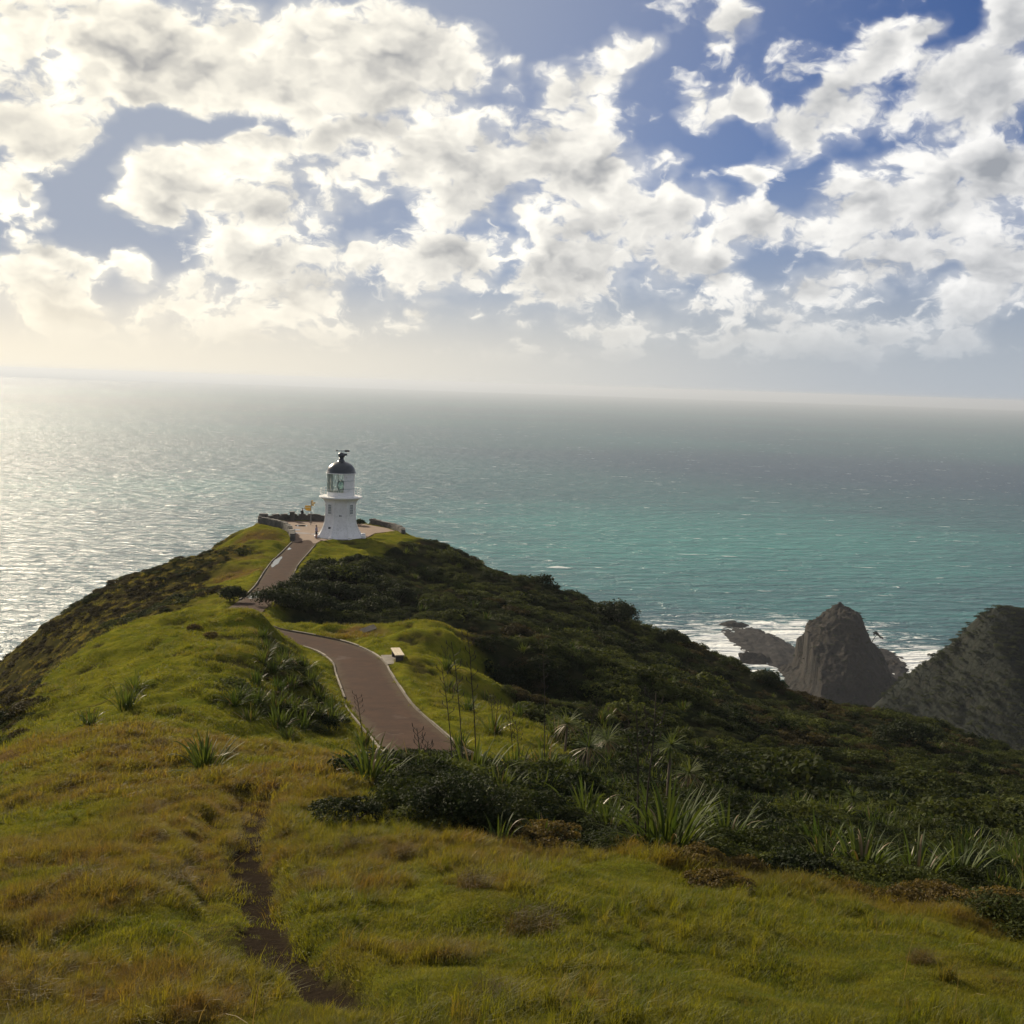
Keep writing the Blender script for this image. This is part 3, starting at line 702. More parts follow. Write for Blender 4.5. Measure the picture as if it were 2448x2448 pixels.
def add_tube(bm, p, q, r0, r1=None, n=8):
    p, q = Vector(p), Vector(q); d = q - p
    r = bmesh.ops.create_cone(bm, cap_ends=True, segments=n, radius1=r0, radius2=r0 if r1 is None else r1, depth=d.length)
    bmesh.ops.transform(bm, matrix=Matrix.Translation((p + q) / 2) @ d.to_track_quat('Z', 'Y').to_matrix().to_4x4(), verts=r['verts']); return r['verts']
def add_lathe(bm, prof, n, a0=0.0, a1=2 * math.pi, cap=True):
    closed = abs(a1 - a0 - 2 * math.pi) < 1e-6
    k = n if closed else n + 1; rings = []
    for (r, z) in prof:
        rings.append([bm.verts.new((r * math.cos(a0 + (a1 - a0) * i / n), r * math.sin(a0 + (a1 - a0) * i / n), z)) for i in range(k)])
    for a, b_ in zip(rings[:-1], rings[1:]):
        for i in range(n): bm.faces.new((a[i], a[(i + 1) % k], b_[(i + 1) % k], b_[i]))
    if cap and closed: bm.faces.new(rings[0][::-1]); bm.faces.new(rings[-1])
    return rings

m_white = noisy('white_tower_paint', (.70, .69, .66), (.80, .79, .76), .9, rough=.6, spec=.3, bump=.006, c3=(.58, .57, .52))
m_trim = noisy('white_trim_paint', (.78, .77, .74), (.82, .81, .78), 1.5, rough=.5, spec=.35)
m_dome, t, b = mat('dark_dome_paint', (.030, .036, .042), rough=.32, spec=.5)
m_bar, t, b = mat('green_glazing_metal', (.30, .37, .34), rough=.45, spec=.4)
m_dark, t, b = mat('dark_iron', (.03, .032, .035), rough=.5, spec=.4)
m_pane, t, b = mat('window_pane', (.10, .13, .13), rough=.08, spec=.6)
def glassmat(name, tint):
    m = bpy.data.materials.new(name); m.use_nodes = True; t = NT(m.node_tree); t.n.clear()
    tr = t.node('ShaderNodeBsdfTransparent'); tr.inputs[0].default_value = (*tint, 1)
    gl = t.node('ShaderNodeBsdfGlossy'); gl.inputs['Roughness'].default_value = .03
    fr = t.node('ShaderNodeFresnel'); fr.inputs['IOR'].default_value = 1.5
    mx = t.node('ShaderNodeMixShader'); t.l.new(fr.outputs[0], mx.inputs[0]); t.l.new(tr.outputs[0], mx.inputs[1]); t.l.new(gl.outputs[0], mx.inputs[2])
    o = t.node('ShaderNodeOutputMaterial'); t.l.new(mx.outputs[0], o.inputs['Surface']); return m
m_glass = glassmat('lantern_glass', (.97, .99, .98))
m_lens = glassmat('lens_glass', (.78, .90, .86))

LH = onpath(813, 1284)
LZ = H - 20.6 + .05
yaw = math.atan2(-LH[1], -LH[0])                      # face a flat side towards the viewpoint
lh = empty('lighthouse', (LH[0], LH[1], LZ), yaw)
tag(lh, 'small white octagonal lighthouse with a dark domed lantern at the headland tip', 'lighthouse')
# octagonal flared tower: local +X looks at the viewer
TPROF = [(0.0, 2.92), (.18, 2.80), (.5, 2.60), (.9, 2.38), (1.4, 2.16), (2.0, 2.00), (2.7, 1.92), (3.4, 1.90), (4.1, 1.90), (4.55, 1.95), (4.85, 2.10), (5.05, 2.36), (5.18, 2.60)]
def octa(r, z, off=0.0): return [(r / math.cos(math.pi / 8) * math.cos(math.pi / 8 + k * math.pi / 4), r / math.cos(math.pi / 8) * math.sin(math.pi / 8 + k * math.pi / 4), z) for k in range(8)]
bm = bmesh.new(); prev = None
for (z, r) in TPROF:
    ring = [bm.verts.new(q) for q in octa(r, z)]
    if prev:
        for k in range(8): bm.faces.new((prev[k], prev[(k + 1) % 8], ring[(k + 1) % 8], ring[k]))
    else: bm.faces.new(ring[::-1])
    prev = ring
bm.faces.new(prev)
tower = bm_obj('tower', bm, m_white, lh)
for k in range(8):                                     # corner ribs ending in little feet
    a = math.pi / 8 + k * math.pi / 4
    bm = bmesh.new(); pr = None
    for (z, r) in TPROF[:11]:
        rr = r / math.cos(math.pi / 8); w = .085
        c, s = math.cos(a), math.sin(a)
        q = [bm.verts.new((rr_ * c - o_ * s, rr_ * s + o_ * c, z)) for rr_, o_ in ((rr - .06, -w), (rr + .05, -w * .8), (rr + .05, w * .8), (rr - .06, w))]
        if pr:
            for i in range(4): bm.faces.new((pr[i], pr[(i + 1) % 4], q[(i + 1) % 4], q[i]))
        pr = q
    bm_obj('corner_rib', bm, m_white, lh)
    bm = bmesh.new(); rr = TPROF[0][1] / math.cos(math.pi / 8) + .10
    add_box(bm, (rr * math.cos(a), rr * math.sin(a), .16), (.55, .34, .36), Matrix.Rotation(a, 4, 'Z'), .04)
    bm_obj('rib_foot', bm, m_trim, lh)
bm = bmesh.new(); add_lathe(bm, [(3.0, -.25), (3.32, -.25), (3.32, .04), (3.0, .04)], 8); bm_obj('plinth', bm, m_conc, lh)
for k in range(8):                                     # slim windows under the gallery, on every other face
    if k % 2 == 0: continue
    a = k * math.pi / 4
    rm = Matrix.Rotation(a, 4, 'Z')
    bm = bmesh.new()
    for (yy, zz, w, h) in ((-.27, 3.78, .07, 1.32), (.27, 3.78, .07, 1.32), (0, 4.40, .54, .07), (0, 3.10, .66, .09)):
        add_box(bm, rm @ Vector((1.935, yy, zz)), (.14, w, h), rm)
    wf = bm_obj('window', bm, m_trim, lh)
    bm = bmesh.new(); add_box(bm, rm @ Vector((1.915, 0, 3.75)), (.09, .47, 1.24), rm); bm_obj('pane', bm, m_pane, wf)
    bm = bmesh.new()
    for zz in (3.45, 3.78, 4.1): add_box(bm, rm @ Vector((1.965, 0, zz)), (.04, .47, .035), rm)
    add_box(bm, rm @ Vector((1.968, 0, 3.75)), (.04, .035, 1.24), rm); bm_obj('glazing_bar', bm, m_trim, wf)
# plaque with the small crest over the landward face, and a notice low on the left
bm = bmesh.new()
for yy, zz, w, h in ((-.12, 2.98, .05, .22), (.0, 2.93, .34, .05), (.0, 3.0, .05, .10), (.14, 2.98, .05, .06)): add_box(bm, (1.93, yy, zz), (.05, w, h))
bm_obj('crest', bm, m_dark, lh)
bm = bmesh.new(); rm = Matrix.Rotation(-math.pi / 4, 4, 'Z'); add_box(bm, rm @ Vector((2.20, .25, 1.35)), (.07, .38, .26), rm @ Matrix.Rotation(R(-14), 4, 'Y')); bm_obj('notice', bm, m_dark, lh)
bm = bmesh.new(); rm = Matrix.Rotation(math.pi / 2 * 1.5, 4, 'Z'); add_box(bm, rm @ Vector((2.22, 0, 1.05)), (.30, .95, 2.0), rm); bm_obj('door', bm, m_trim, lh)
# gallery
bm = bmesh.new(); add_lathe(bm, [(2.55, 5.12), (2.74, 5.16), (2.80, 5.22), (2.80, 5.33), (2.70, 5.36), (1.6, 5.36)], 32); gal = bm_obj('gallery', bm, m_trim, lh)
for k in range(20):
    a = 2 * math.pi * k / 20
    bm = bmesh.new(); add_tube(bm, (2.64 * math.cos(a), 2.64 * math.sin(a), 5.34), (2.64 * math.cos(a), 2.64 * math.sin(a), 6.36), .018, n=6); bm_obj('rail_post', bm, m_trim, gal)
for zz in (5.70, 6.03, 6.36):
    bm = bmesh.new()
    for k in range(40):
        a, b_ = 2 * math.pi * k / 40, 2 * math.pi * (k + 1) / 40
        add_tube(bm, (2.64 * math.cos(a), 2.64 * math.sin(a), zz), (2.64 * math.cos(b_), 2.64 * math.sin(b_), zz), .016, n=6)
    bm_obj('hand_rail', bm, m_trim, gal)
# lantern room: white panels landward on the right, diamond glazing elsewhere
LR, L0, L1 = 1.76, 5.36, 8.42
pa0, pa1 = R(12), R(140)
bm = bmesh.new()
for (r1, r2) in ((LR - .05, LR),):
    o_ = add_lathe(bm, [(r2, L0), (r2, L1), (r1, L1), (r1, L0), (r2, L0)], 12, pa0, pa1, cap=False)
panel = bm_obj('lantern_panel', bm, m_white, lh)
bm = bmesh.new(); add_lathe(bm, [(LR + .04, L0), (LR + .04, L0 + .55), (LR - .08, L0 + .55), (LR - .08, L0)], 32); bm_obj('lantern_sill', bm, m_trim, lh)
for zz in (6.4, 7.45):
    bm = bmesh.new(); N_ = 14
    for k in range(N_):
        a, b_ = pa0 + (pa1 - pa0) * k / N_, pa0 + (pa1 - pa0) * (k + 1) / N_
        add_tube(bm, ((LR + .03) * math.cos(a), (LR + .03) * math.sin(a), zz), ((LR + .03) * math.cos(b_), (LR + .03) * math.sin(b_), zz), .03, n=6)
    bm_obj('panel_band', bm, m_bar, panel)
gl_a0, gl_a1 = pa1, pa0 + 2 * math.pi
NG = 9
for k in range(NG):                                    # one curved pane between each pair of uprights
    a0, a1 = gl_a0 + (gl_a1 - gl_a0) * k / NG, gl_a0 + (gl_a1 - gl_a0) * (k + 1) / NG
    bm = bmesh.new(); add_lathe(bm, [(LR - .02, L0 + .55), (LR - .02, L1)], 3, a0, a1, cap=False); pane = bm_obj('lantern_pane', bm, m_glass, lh)
    bm = bmesh.new()
    P_ = lambda a, z: (LR * math.cos(a), LR * math.sin(a), z)
    zs = [L0 + .55, (L0 + .55 + L1) / 2, L1]; am = (a0 + a1) / 2
    for z0, z1 in zip(zs[:-1], zs[1:]):
        for (p, q) in ((P_(a0, z0), P_(am, z1)), (P_(am, z1), P_(a1, z0)), (P_(a0, z1), P_(am, z0)), (P_(am, z0), P_(a1, z1))): add_tube(bm, p, q, .022, n=5)
    for z0 in zs[1:]:
        add_tube(bm, P_(a0, z0), P_(am, z0), .018, n=5); add_tube(bm, P_(am, z0), P_(a1, z0), .018, n=5)
    bm_obj('glazing_bars', bm, m_bar, pane)
    bm = bmesh.new(); add_tube(bm, P_(a0, L0 + .5), P_(a0, L1 + .05), .04, n=6); bm_obj('upright', bm, m_bar, lh)
bm = bmesh.new(); add_lathe(bm, [(.30, 6.1), (.48, 6.3), (.55, 6.6), (.55, 6.9), (.44, 7.2), (.2, 7.4)], 14); lens = bm_obj('lens', bm, m_lens, lh, True)
bm = bmesh.new(); add_lathe(bm, [(.35, 5.36), (.25, 5.7), (.32, 6.12)], 12); bm_obj('lens_pedestal', bm, m_bar, lens)
# dome, ventilator ball and wind vane
bm = bmesh.new()
dp = [(1.90, 8.36), (1.92, 8.46)] + [(1.84 * math.cos(a), 8.46 + 1.46 * math.sin(a)) for a in np.linspace(.05, 1.28, 10)] + [(.40, 10.02), (.30, 10.2), (.28, 10.34)]
add_lathe(bm, dp, 28); dome = bm_obj('dome', bm, m_dome, lh, False)
dome.data.polygons.foreach_set('use_smooth', np.ones(len(dome.data.polygons), bool))
bm = bmesh.new(); add_lathe(bm, [(1.86, 8.30), (1.97, 8.33), (1.97, 8.40), (1.86, 8.43)], 28); bm_obj('eaves_ring', bm, m_trim, dome)
bm = bmesh.new(); add_lathe(bm, [(.28, 10.34), (.40, 10.46), (.46, 10.66), (.42, 10.86), (.28, 11.0), (.06, 11.04)], 16); vent = bm_obj('ventilator', bm, m_dome, lh, True)
bm = bmesh.new(); add_box(bm, (.0, .45, 10.78), (.30, .55, .26), None, .04); bm_obj('vent_spout', bm, m_dome, vent)
vane_dir = Vector((.15, 1.0, 0)).normalized()
bm = bmesh.new(); rv = Matrix.Rotation(math.atan2(vane_dir.y, vane_dir.x), 4, 'Z')
add_tube(bm, (0, 0, 11.0), (0, 0, 11.34), .03, n=6); add_tube(bm, rv @ Vector((-.62, 0, 11.24)), rv @ Vector((.85, 0, 11.24)), .03, n=6)
vs = [bm.verts.new(rv @ Vector(q)) for q in ((-.85, -.02, 11.24), (-.5, -.02, 11.36), (-.5, -.02, 11.12), (-.85, .02, 11.24), (-.5, .02, 11.36), (-.5, .02, 11.12))]
bm.faces.new(vs[:3]); bm.faces.new(vs[3:]); [bm.faces.new((vs[i], vs[(i + 1) % 3], vs[3 + (i + 1) % 3], vs[3 + i])) for i in range(3)]
add_box(bm, rv @ Vector((.72, 0, 11.24)), (.62, .03, .26), rv)
bm_obj('wind_vane', bm, m_dark, lh)
bm = bmesh.new(); add_tube(bm, (-.4, 1.75, 8.4), (-.4, 1.75, 10.1), .018, n=5); bm_obj('lightning_rod', bm, m_dark, lh)

# ------------------------------------------------------------------ terrace wall of dark stones
m_stone = noisy('dark_wall_stone', (.07, .066, .058), (.13, .12, .105), 1.4, bump=.05, c3=(.03, .03, .026))
def stone_wall(pts, hgt, label, thick=.55):
    o = empty('stone_wall', (*pts[0], LZ)); tag(o, label, 'wall')
    cl = resample(pts, .42); bm = bmesh.new(); inv = Vector((pts[0][0], pts[0][1], LZ))
    for k in range(len(cl) - 1):
        d = cl[k + 1] - cl[k]; a = math.atan2(d[1], d[0]); m_ = (cl[k] + cl[k + 1]) / 2
        z = -.55; row = 0
        while z < hgt - .08:
            h = .25 + .02 * rng.standard_normal()
            s_ = (.56 + .03 * rng.standard_normal(), thick * (1 + .06 * rng.standard_normal()), h * 1.05)
            off = (.18 if row % 2 else 0)
            add_box(bm, Vector((m_[0] + off * math.cos(a), m_[1] + off * math.sin(a), LZ + z + h / 2)) - inv, s_, Matrix.Rotation(a + .06 * rng.standard_normal(), 4, 'Z') @ Matrix.Rotation(.05 * rng.standard_normal(), 4, 'X'))
            z += h; row += 1
    w = bm_obj('stones', bm, m_stone, o); w['kind'] = 'stuff'
    return o
wl = stone_wall([(-27.6, 147.2), (-28.0, 149.8), (-29.8, 156.3), (-31.2, 159.4), (-33.4, 162.3), (-35.5, 164.8), (-34.2, 168.0), (-30.5, 169.4), (-26.8, 169.9), (-23.4, 169.3)], .78, 'low dark stone wall curving round the left and back of the terrace')
bm = bmesh.new(); add_box(bm, Vector((-35.2, 165.8, LZ + .45)) - Vector(wl.location), (1.1, 1.0, 1.5), None, .06); bm_obj('end_pillar', bm, m_stone, wl)
stone_wall([(-20.2, 168.0), (-17.0, 164.0), (-14.9, 159.2), (-14.6, 157.6)], .62, 'short dark stone wall on the right edge of the terrace behind the lighthouse')

# ------------------------------------------------------------------ yellow signpost
m_yel = noisy('yellow_sign_paint', (.62, .36, .045), (.70, .42, .06), 2.0, rough=.5, spec=.35)
m_post = noisy('grey_post_paint', (.20, .20, .19), (.28, .27, .25), 2.0, rough=.5)
SP = onpath(743, 1256)
sg = empty('signpost', (SP[0], SP[1], LZ)); tag(sg, 'tall signpost with yellow direction arms standing on the terrace', 'signpost')
bm = bmesh.new(); add_tube(bm, (0, 0, -.1), (0, 0, 3.45), .055, .045, 8); bm_obj('post', bm, m_post, sg)
def arm(z, yaw_, L, h):
    bm = bmesh.new(); v = []
    for yy in (-.02, .02):
        v.append([bm.verts.new((x, yy, zz)) for x, zz in ((.05, -h / 2), (L - .18, -h / 2), (L, 0), (L - .18, h / 2), (.05, h / 2))])
    bm.faces.new(v[0][::-1]); bm.faces.new(v[1])
    for i in range(5): bm.faces.new((v[0][i], v[0][(i + 1) % 5], v[1][(i + 1) % 5], v[1][i]))
    bmesh.ops.transform(bm, matrix=Matrix.Translation((0, 0, z)) @ Matrix.Rotation(yaw_, 4, 'Z'), verts=bm.verts); bm_obj('direction_arm', bm, m_yel, sg)
arm(2.62, R(176), .95, .23); arm(2.36, R(186), .98, .23); arm(2.12, R(168), .85, .22); arm(3.12, R(12), .62, .20); arm(2.86, R(-30), .6, .20); arm(3.36, R(70), .6, .2)

# ------------------------------------------------------------------ two visitors
m_skin, t, b = mat('skin', (.42, .26, .18), rough=.6)
def person(loc, yaw_, shirt, legs, hair, joints, label, bare_legs=False):
    """one continuous body grown over a posed skeleton; joints: dict name -> (x, y, z, radius)"""
    J = joints; names = list(J); idx = {n_: i for i, n_ in enumerate(names)}
    E = [('pelvis', 'chest'), ('chest', 'neck'), ('neck', 'head'), ('head', 'crown')]
    for s in 'lr': E += [('chest', s + 'sho'), (s + 'sho', s + 'elb'), (s + 'elb', s + 'wri'), (s + 'wri', s + 'han'), ('pelvis', s + 'hip'), (s + 'hip', s + 'kne'), (s + 'kne', s + 'ank'), (s + 'ank', s + 'toe')]
    me = bpy.data.meshes.new('body'); me.from_pydata([J[n_][:3] for n_ in names], [(idx[a], idx[b_]) for a, b_ in E], []); me.update()
    o = bpy.data.objects.new('body', me); col.objects.link(o)
    md = o.modifiers.new('skin', 'SKIN'); sv = me.skin_vertices[0].data if me.skin_vertices else None
    if sv is None: me.attributes; 
    for n_ in names:
        me.skin_vertices[0].data[idx[n_]].radius = (J[n_][3], J[n_][3] * (.75 if n_ in ('chest', 'pelvis') else 1))
    me.skin_vertices[0].data[idx['pelvis']].use_root = True
    ss_ = o.modifiers.new('sub', 'SUBSURF'); ss_.levels = 2; ss_.render_levels = 2
    dg = bpy.context.evaluated_depsgraph_get(); ev = o.evaluated_get(dg); me2 = bpy.data.meshes.new_from_object(ev)
    bpy.data.objects.remove(o)
    ms, _, _ = mat('shirt_cloth', shirt, .9); ml, _, _ = mat('trouser_cloth', legs, .9); mh, _, _ = mat('hair', hair, .6); mb, _, _ = mat('shoe', (.03, .03, .03), .6)
    me2.materials.clear(); [me2.materials.append(q) for q in (m_skin, ms, ml, mb)]
    zs_ = J['pelvis'][2]; zk = J['lkne'][2]
    for p in me2.polygons:
        c = p.center; p.use_smooth = True
        wr = min((c - Vector(J[s + 'wri'][:3])).length for s in 'lr'); ha = min((c - Vector(J[s + 'han'][:3])).length for s in 'lr')
        if c.z < .09: k = 3
        elif ha < .11: k = 0
        elif c.z > J['neck'][2] + .0: k = 0
        elif c.z < zs_ + .04: k = 0 if (bare_legs and c.z < zk + .12) else 2
        else: k = 1
        p.material_index = k
    me2.name = 'person'
    root = link('person', me2, None, loc); root.rotation_euler = (0, 0, yaw_); tag(root, label, 'person')
    bm = bmesh.new(); r = bmesh.ops.create_icosphere(bm, subdivisions=2, radius=.118)
    hx_, hy_, hz_ = J['crown'][:3]
    for v in r['verts']: v.co = Vector((v.co.x * .92 + hx_, v.co.y * 1.05 + hy_ + .025, v.co.z * .85 + hz_ - .02))
    bmesh.ops.delete(bm, geom=[v for v in bm.verts if v.co.z < hz_ - .06 and v.co.y < hy_ + .03], context='VERTS')
    bm_obj('hair', bm, mh, root, True)
    return root
STAND = dict(pelvis=(0, 0, .95, .155), chest=(0, .01, 1.32, .165), neck=(0, 0, 1.52, .06), head=(0, -.02, 1.62, .095), crown=(0, -.01, 1.72, .075),
    lsho=(.17, 0, 1.43, .065), lelb=(.23, .02, 1.16, .05), lwri=(.20, -.10, .93, .035), lhan=(.19, -.14, .85, .035), rsho=(-.17, 0, 1.43, .065), relb=(-.22, .02, 1.16, .05), rwri=(-.20, -.14, .98, .035), rhan=(-.19, -.2, .93, .035),
    lhip=(.10, 0, .86, .10), lkne=(.11, -.03, .48, .07), lank=(.11, .03, .08, .045), ltoe=(.12, -.13, .04, .04), rhip=(-.10, 0, .86, .10), rkne=(-.10, -.02, .48, .07), rank=(-.10, .05, .08, .045), rtoe=(-.12, -.11, .04, .04))
pp1 = onpath(756, 1289)
person((pp1[0], pp1[1], LZ), R(70), (.34, .29, .36), (.03, .03, .04), (.03, .022, .018), STAND, 'person in pale top and dark shorts standing left of the lighthouse foot', True)
SIT = dict(STAND)
SIT.update(lkne=(.12, -.40, .86, .075), lank=(.13, -.42, .46, .05), ltoe=(.14, -.56, .42, .04), rkne=(-.12, -.40, .86, .075), rank=(-.13, -.42, .46, .05), rtoe=(-.14, -.56, .42, .04), lhip=(.11, -.08, .90, .105), rhip=(-.11, -.08, .90, .105), chest=(0, -.06, 1.32, .165), neck=(0, -.10, 1.52, .06), head=(0, -.13, 1.62, .095), crown=(0, -.12, 1.72, .075), lwri=(.16, -.30, 1.0, .035), lhan=(.13, -.38, .98, .035), rwri=(-.16, -.30, 1.0, .035), rhan=(-.13, -.38, .98, .035))
person((-30.35, 169.25, LZ + .78 - .80), R(160), (.03, .03, .035), (.03, .035, .05), (.02, .016, .013), SIT, 'person in dark clothes sitting on the stone wall at the back of the terrace')
bm = bmesh.new(); add_box(bm, (0, 0, .6), (.62, .62, 1.25), None, .03); add_box(bm, (0, 0, 1.27), (.80, .76, .10), None, .02)
o = bm_obj('viewing_plinth', bm, m_stone, None, loc=(-31.6, 168.4, LZ)); tag(o, 'square dark stone plinth against the back wall beside the seated person', 'plinth')

# ------------------------------------------------------------------ bench by the path, its slab, and the tilted board
m_wood = noisy('bleached_bench_timber', (.50, .42, .29), (.62, .53, .38), 3.0, bump=.01, c3=(.33, .27, .19))
m_leg = noisy('dark_bench_timber', (.05, .045, .04), (.09, .08, .07), 3.0)
BP = spot(950, 1578); BP[2] = float(headland_h(np.array([BP[0]]), np.array([BP[1]]))[0])
slab = empty('bench_slab', BP); 
ba = R(104)
bench = empty('bench', (BP[0], BP[1], BP[2] + .05), ba); tag(bench, 'backless bench with bleached plank seat beside the path bend', 'bench')
for k, yy in enumerate((-.19, .0, .19)):
    bm = bmesh.new(); add_box(bm, (0, yy, .47), (2.0, .178, .065), Matrix.Rotation(.004 * (k - 1), 4, 'X'), .008); bm_obj('seat_plank', bm, m_wood, bench)
for xx in (-.78, .78):
    bm = bmesh.new(); add_box(bm, (xx, 0, .12), (.16, .46, .63), None, .01); bm_obj('leg', bm, m_leg, bench)
    bm = bmesh.new(); add_box(bm, (xx * .985, 0, .414), (.20, .54, .045)); bm_obj('bearer', bm, m_leg, bench)
bpy.data.objects.remove(slab)
bm = bmesh.new(); add_box(bm, (0, 0, -.12), (2.4, 1.2, .34), None, .02)
o = bm_obj('concrete_pad', bm, m_conc, None, loc=(BP[0] - .25, BP[1], BP[2] - .0)); o.rotation_euler = (0, 0, ba); tag(o, 'grey concrete pad under the wooden bench', 'slab')
TB = spot(880, 1514)
bm = bmesh.new(); add_box(bm, (0, 0, .22), (1.1, .6, .08), Matrix.Rotation(R(-16), 4, 'Y') @ Matrix.Rotation(R(20), 4, 'X'), .01); add_box(bm, (.3, .2, -.1), (.2, .2, .5))
o = bm_obj('timber_board', bm, m_edge, None, loc=TB); o.rotation_euler = (0, 0, R(25)); tag(o, 'weathered tilted timber board lying on the bank at the path bend', 'board')

# ------------------------------------------------------------------ scattering helper for stuff nobody could count
def scatter(name, pts, eul, scl, pick, protos, label, cat, attrs=None):
    me = bpy.data.meshes.new(name); k = len(pts)
    me.vertices.add(k); me.vertices.foreach_set('co', np.asarray(pts, np.float32).ravel())
    for nm, a_ in (('rot', eul), ('scl', scl)):
        q = me.attributes.new(nm, 'FLOAT_VECTOR', 'POINT'); q.data.foreach_set('vector', np.asarray(a_, np.float32).ravel())
    q = me.attributes.new('pick', 'INT', 'POINT'); q.data.foreach_set('value', np.asarray(pick, np.int32))
    for nm, a_ in (attrs or {}).items(): vattr(me, nm, a_)
    o = link(name, me)
    pc = bpy.data.collections.new(name + '_sources')
    for j, pm in enumerate(protos):
        po = bpy.data.objects.new('%s_source_%02d' % (name, j), pm); pc.objects.link(po)
    ng = bpy.data.node_groups.new(name + '_nodes', 'GeometryNodeTree')
    ng.interface.new_socket('Geometry', in_out='INPUT', socket_type='NodeSocketGeometry'); ng.interface.new_socket('Geometry', in_out='OUTPUT', socket_type='NodeSocketGeometry')
    gi = ng.nodes.new('NodeGroupInput'); go = ng.nodes.new('NodeGroupOutput'); ip = ng.nodes.new('GeometryNodeInstanceOnPoints'); ci = ng.nodes.new('GeometryNodeCollectionInfo')
    ci.inputs['Collection'].default_value = pc; ci.inputs['Separate Children'].default_value = True; ci.inputs['Reset Children'].default_value = True
    def na(nm, dt):
        nd = ng.nodes.new('GeometryNodeInputNamedAttribute'); nd.data_type = dt; nd.inputs['Name'].default_value = nm; return nd.outputs['Attribute']
    L = ng.links
    L.new(gi.outputs[0], ip.inputs['Points']); L.new(ci.outputs[0], ip.inputs['Instance']); ip.inputs['Pick Instance'].default_value = True
    L.new(na('pick', 'INT'), ip.inputs['Instance Index'])
    er = ng.nodes.new('FunctionNodeEulerToRotation'); L.new(na('rot', 'FLOAT_VECTOR'), er.inputs[0]); L.new(er.outputs[0], ip.inputs['Rotation'])
    L.new(na('scl', 'FLOAT_VECTOR'), ip.inputs['Scale']); L.new(ip.outputs[0], go.inputs[0])
    md = o.modifiers.new('scatter', 'NODES'); md.node_group = ng
    tag(o, label, cat, kind='stuff'); return o
def tilt_euler(nrm, spin):
    x0 = np.stack([np.cos(spin), np.sin(spin), np.zeros_like(spin)], -1)
    y = np.cross(nrm, x0); y /= np.linalg.norm(y, axis=1, keepdims=True); x = np.cross(y, nrm)
    return np.stack([np.arctan2(y[:, 2], nrm[:, 2]), -np.arcsin(np.clip(x[:, 2], -1, 1)), np.arctan2(x[:, 1], x[:, 0])], -1)

def foliage(name, blobs, count, size, m, seed, up=0.25, flat=1.0, asp=0.55, inner=.55):
    """a crown of small leaf faces spread through overlapping lumps"""
    r_ = np.random.default_rng(seed); B = np.array(blobs, float); w = B[:, 3] ** 2; w /= w.sum()
    k = r_.choice(len(B), count, p=w)
    d = r_.standard_normal((count, 3)); d[:, 2] = np.where(d[:, 2] < -.35, -d[:, 2], d[:, 2]); d /= np.linalg.norm(d, axis=1, keepdims=True)
    rad = B[k, 3] * (inner + (1.06 - inner) * r_.random(count) ** .5)
    p = B[k, :3] + d * rad[:, None] * np.array([1, 1, flat])
    nrm = d + .75 * r_.standard_normal((count, 3)) + np.array([0, 0, up]); nrm /= np.linalg.norm(nrm, axis=1, keepdims=True)
    a = np.cross(nrm, r_.standard_normal((count, 3))); a /= np.linalg.norm(a, axis=1, keepdims=True); b_ = np.cross(nrm, a)
    s = size * (.6 + .8 * r_.random(count))[:, None]
    v = np.stack([p - a * s, p + b_ * s * asp + nrm * s * .2, p + a * s, p - b_ * s * asp + nrm * s * .2], 1).reshape(-1, 3)
    f = np.arange(count * 4).reshape(-1, 4)
    return quads_mesh(name, v, f, [m])
def lumps(n_, r, rl, flat, seed):
    r_ = np.random.default_rng(seed); out = []
    for _ in range(n_):
        a = r_.random() * 6.283; q = r * math.sqrt(r_.random()) * .85; h = flat * math.sqrt(max(0.02, 1 - (q / r) ** 2)) * r * (.55 + .45 * r_.random())
        out.append((q * math.cos(a), q * math.sin(a), h * .7, rl * (.7 + .6 * r_.random())))
    return out

m_scrub = leafmat('scrub_leaf', (.012, .021, .008), (.082, .098, .025), (.027, .030, .013), rough=.85, spec=.10, trans=.28)
m_scrub_b = leafmat('brown_scrub_leaf', (.046, .038, .020), (.088, .072, .030), (.034, .030, .016), rough=.9, spec=.08, trans=.25)
SC = [foliage('s%d' % j, lumps(16, 1.0, .34, .75 + .15 * (j % 3), 100 + j), 620, .075, m_scrub, 200 + j, flat=.85) for j in range(5)]
SC += [foliage('s%d' % j, lumps(14, 1.0, .30, .6, 100 + j), 520, .080, m_scrub_b, 200 + j, flat=.8) for j in range(5, 7)]
SCN = [foliage('n%d' % j, lumps(26, 1.0, .26, .8, 140 + j), 2600, .036, m_scrub, 240 + j, flat=.85, inner=.5) for j in range(3)]
# slopes of the headland
def cand(n_, y0, y1, x0, x1, p=1.0):
    y = y0 + (y1 - y0) * rng.random(n_) ** p; x = x0 + (x1 - x0) * rng.random(n_); return x, y
def pix(x, y, z):
    c = np.stack([x, y, z - H], -1) @ CR; return 1224 - F * c[:, 0] / c[:, 2], 1224 + F * c[:, 1] / c[:, 2], -c[:, 2]
xs, ys = [], []
for (n_, y0, y1, p) in ((80000, 16, 175, 1.15), (22000, 16, 60, 1.1)):
    s_ = rng.random(n_) * 2 - 1; y = y0 + (y1 - y0) * rng.random(n_) ** p; xs.append((y + 18) * .66 * s_); ys.append(y)
x = np.concatenate(xs); y = np.concatenate(ys)
s_, hd, di, dr = covers(x, y)
keep = (rng.random(len(x)) < np.clip((s_ - .35) * 1.4, 0, 1) * np.clip(26.0 / y, .26, .8) * np.where(x < -24, 2.4, 1)) & (hd > .9)
keep &= ~((np.abs(x) > 75) | (y > 172))
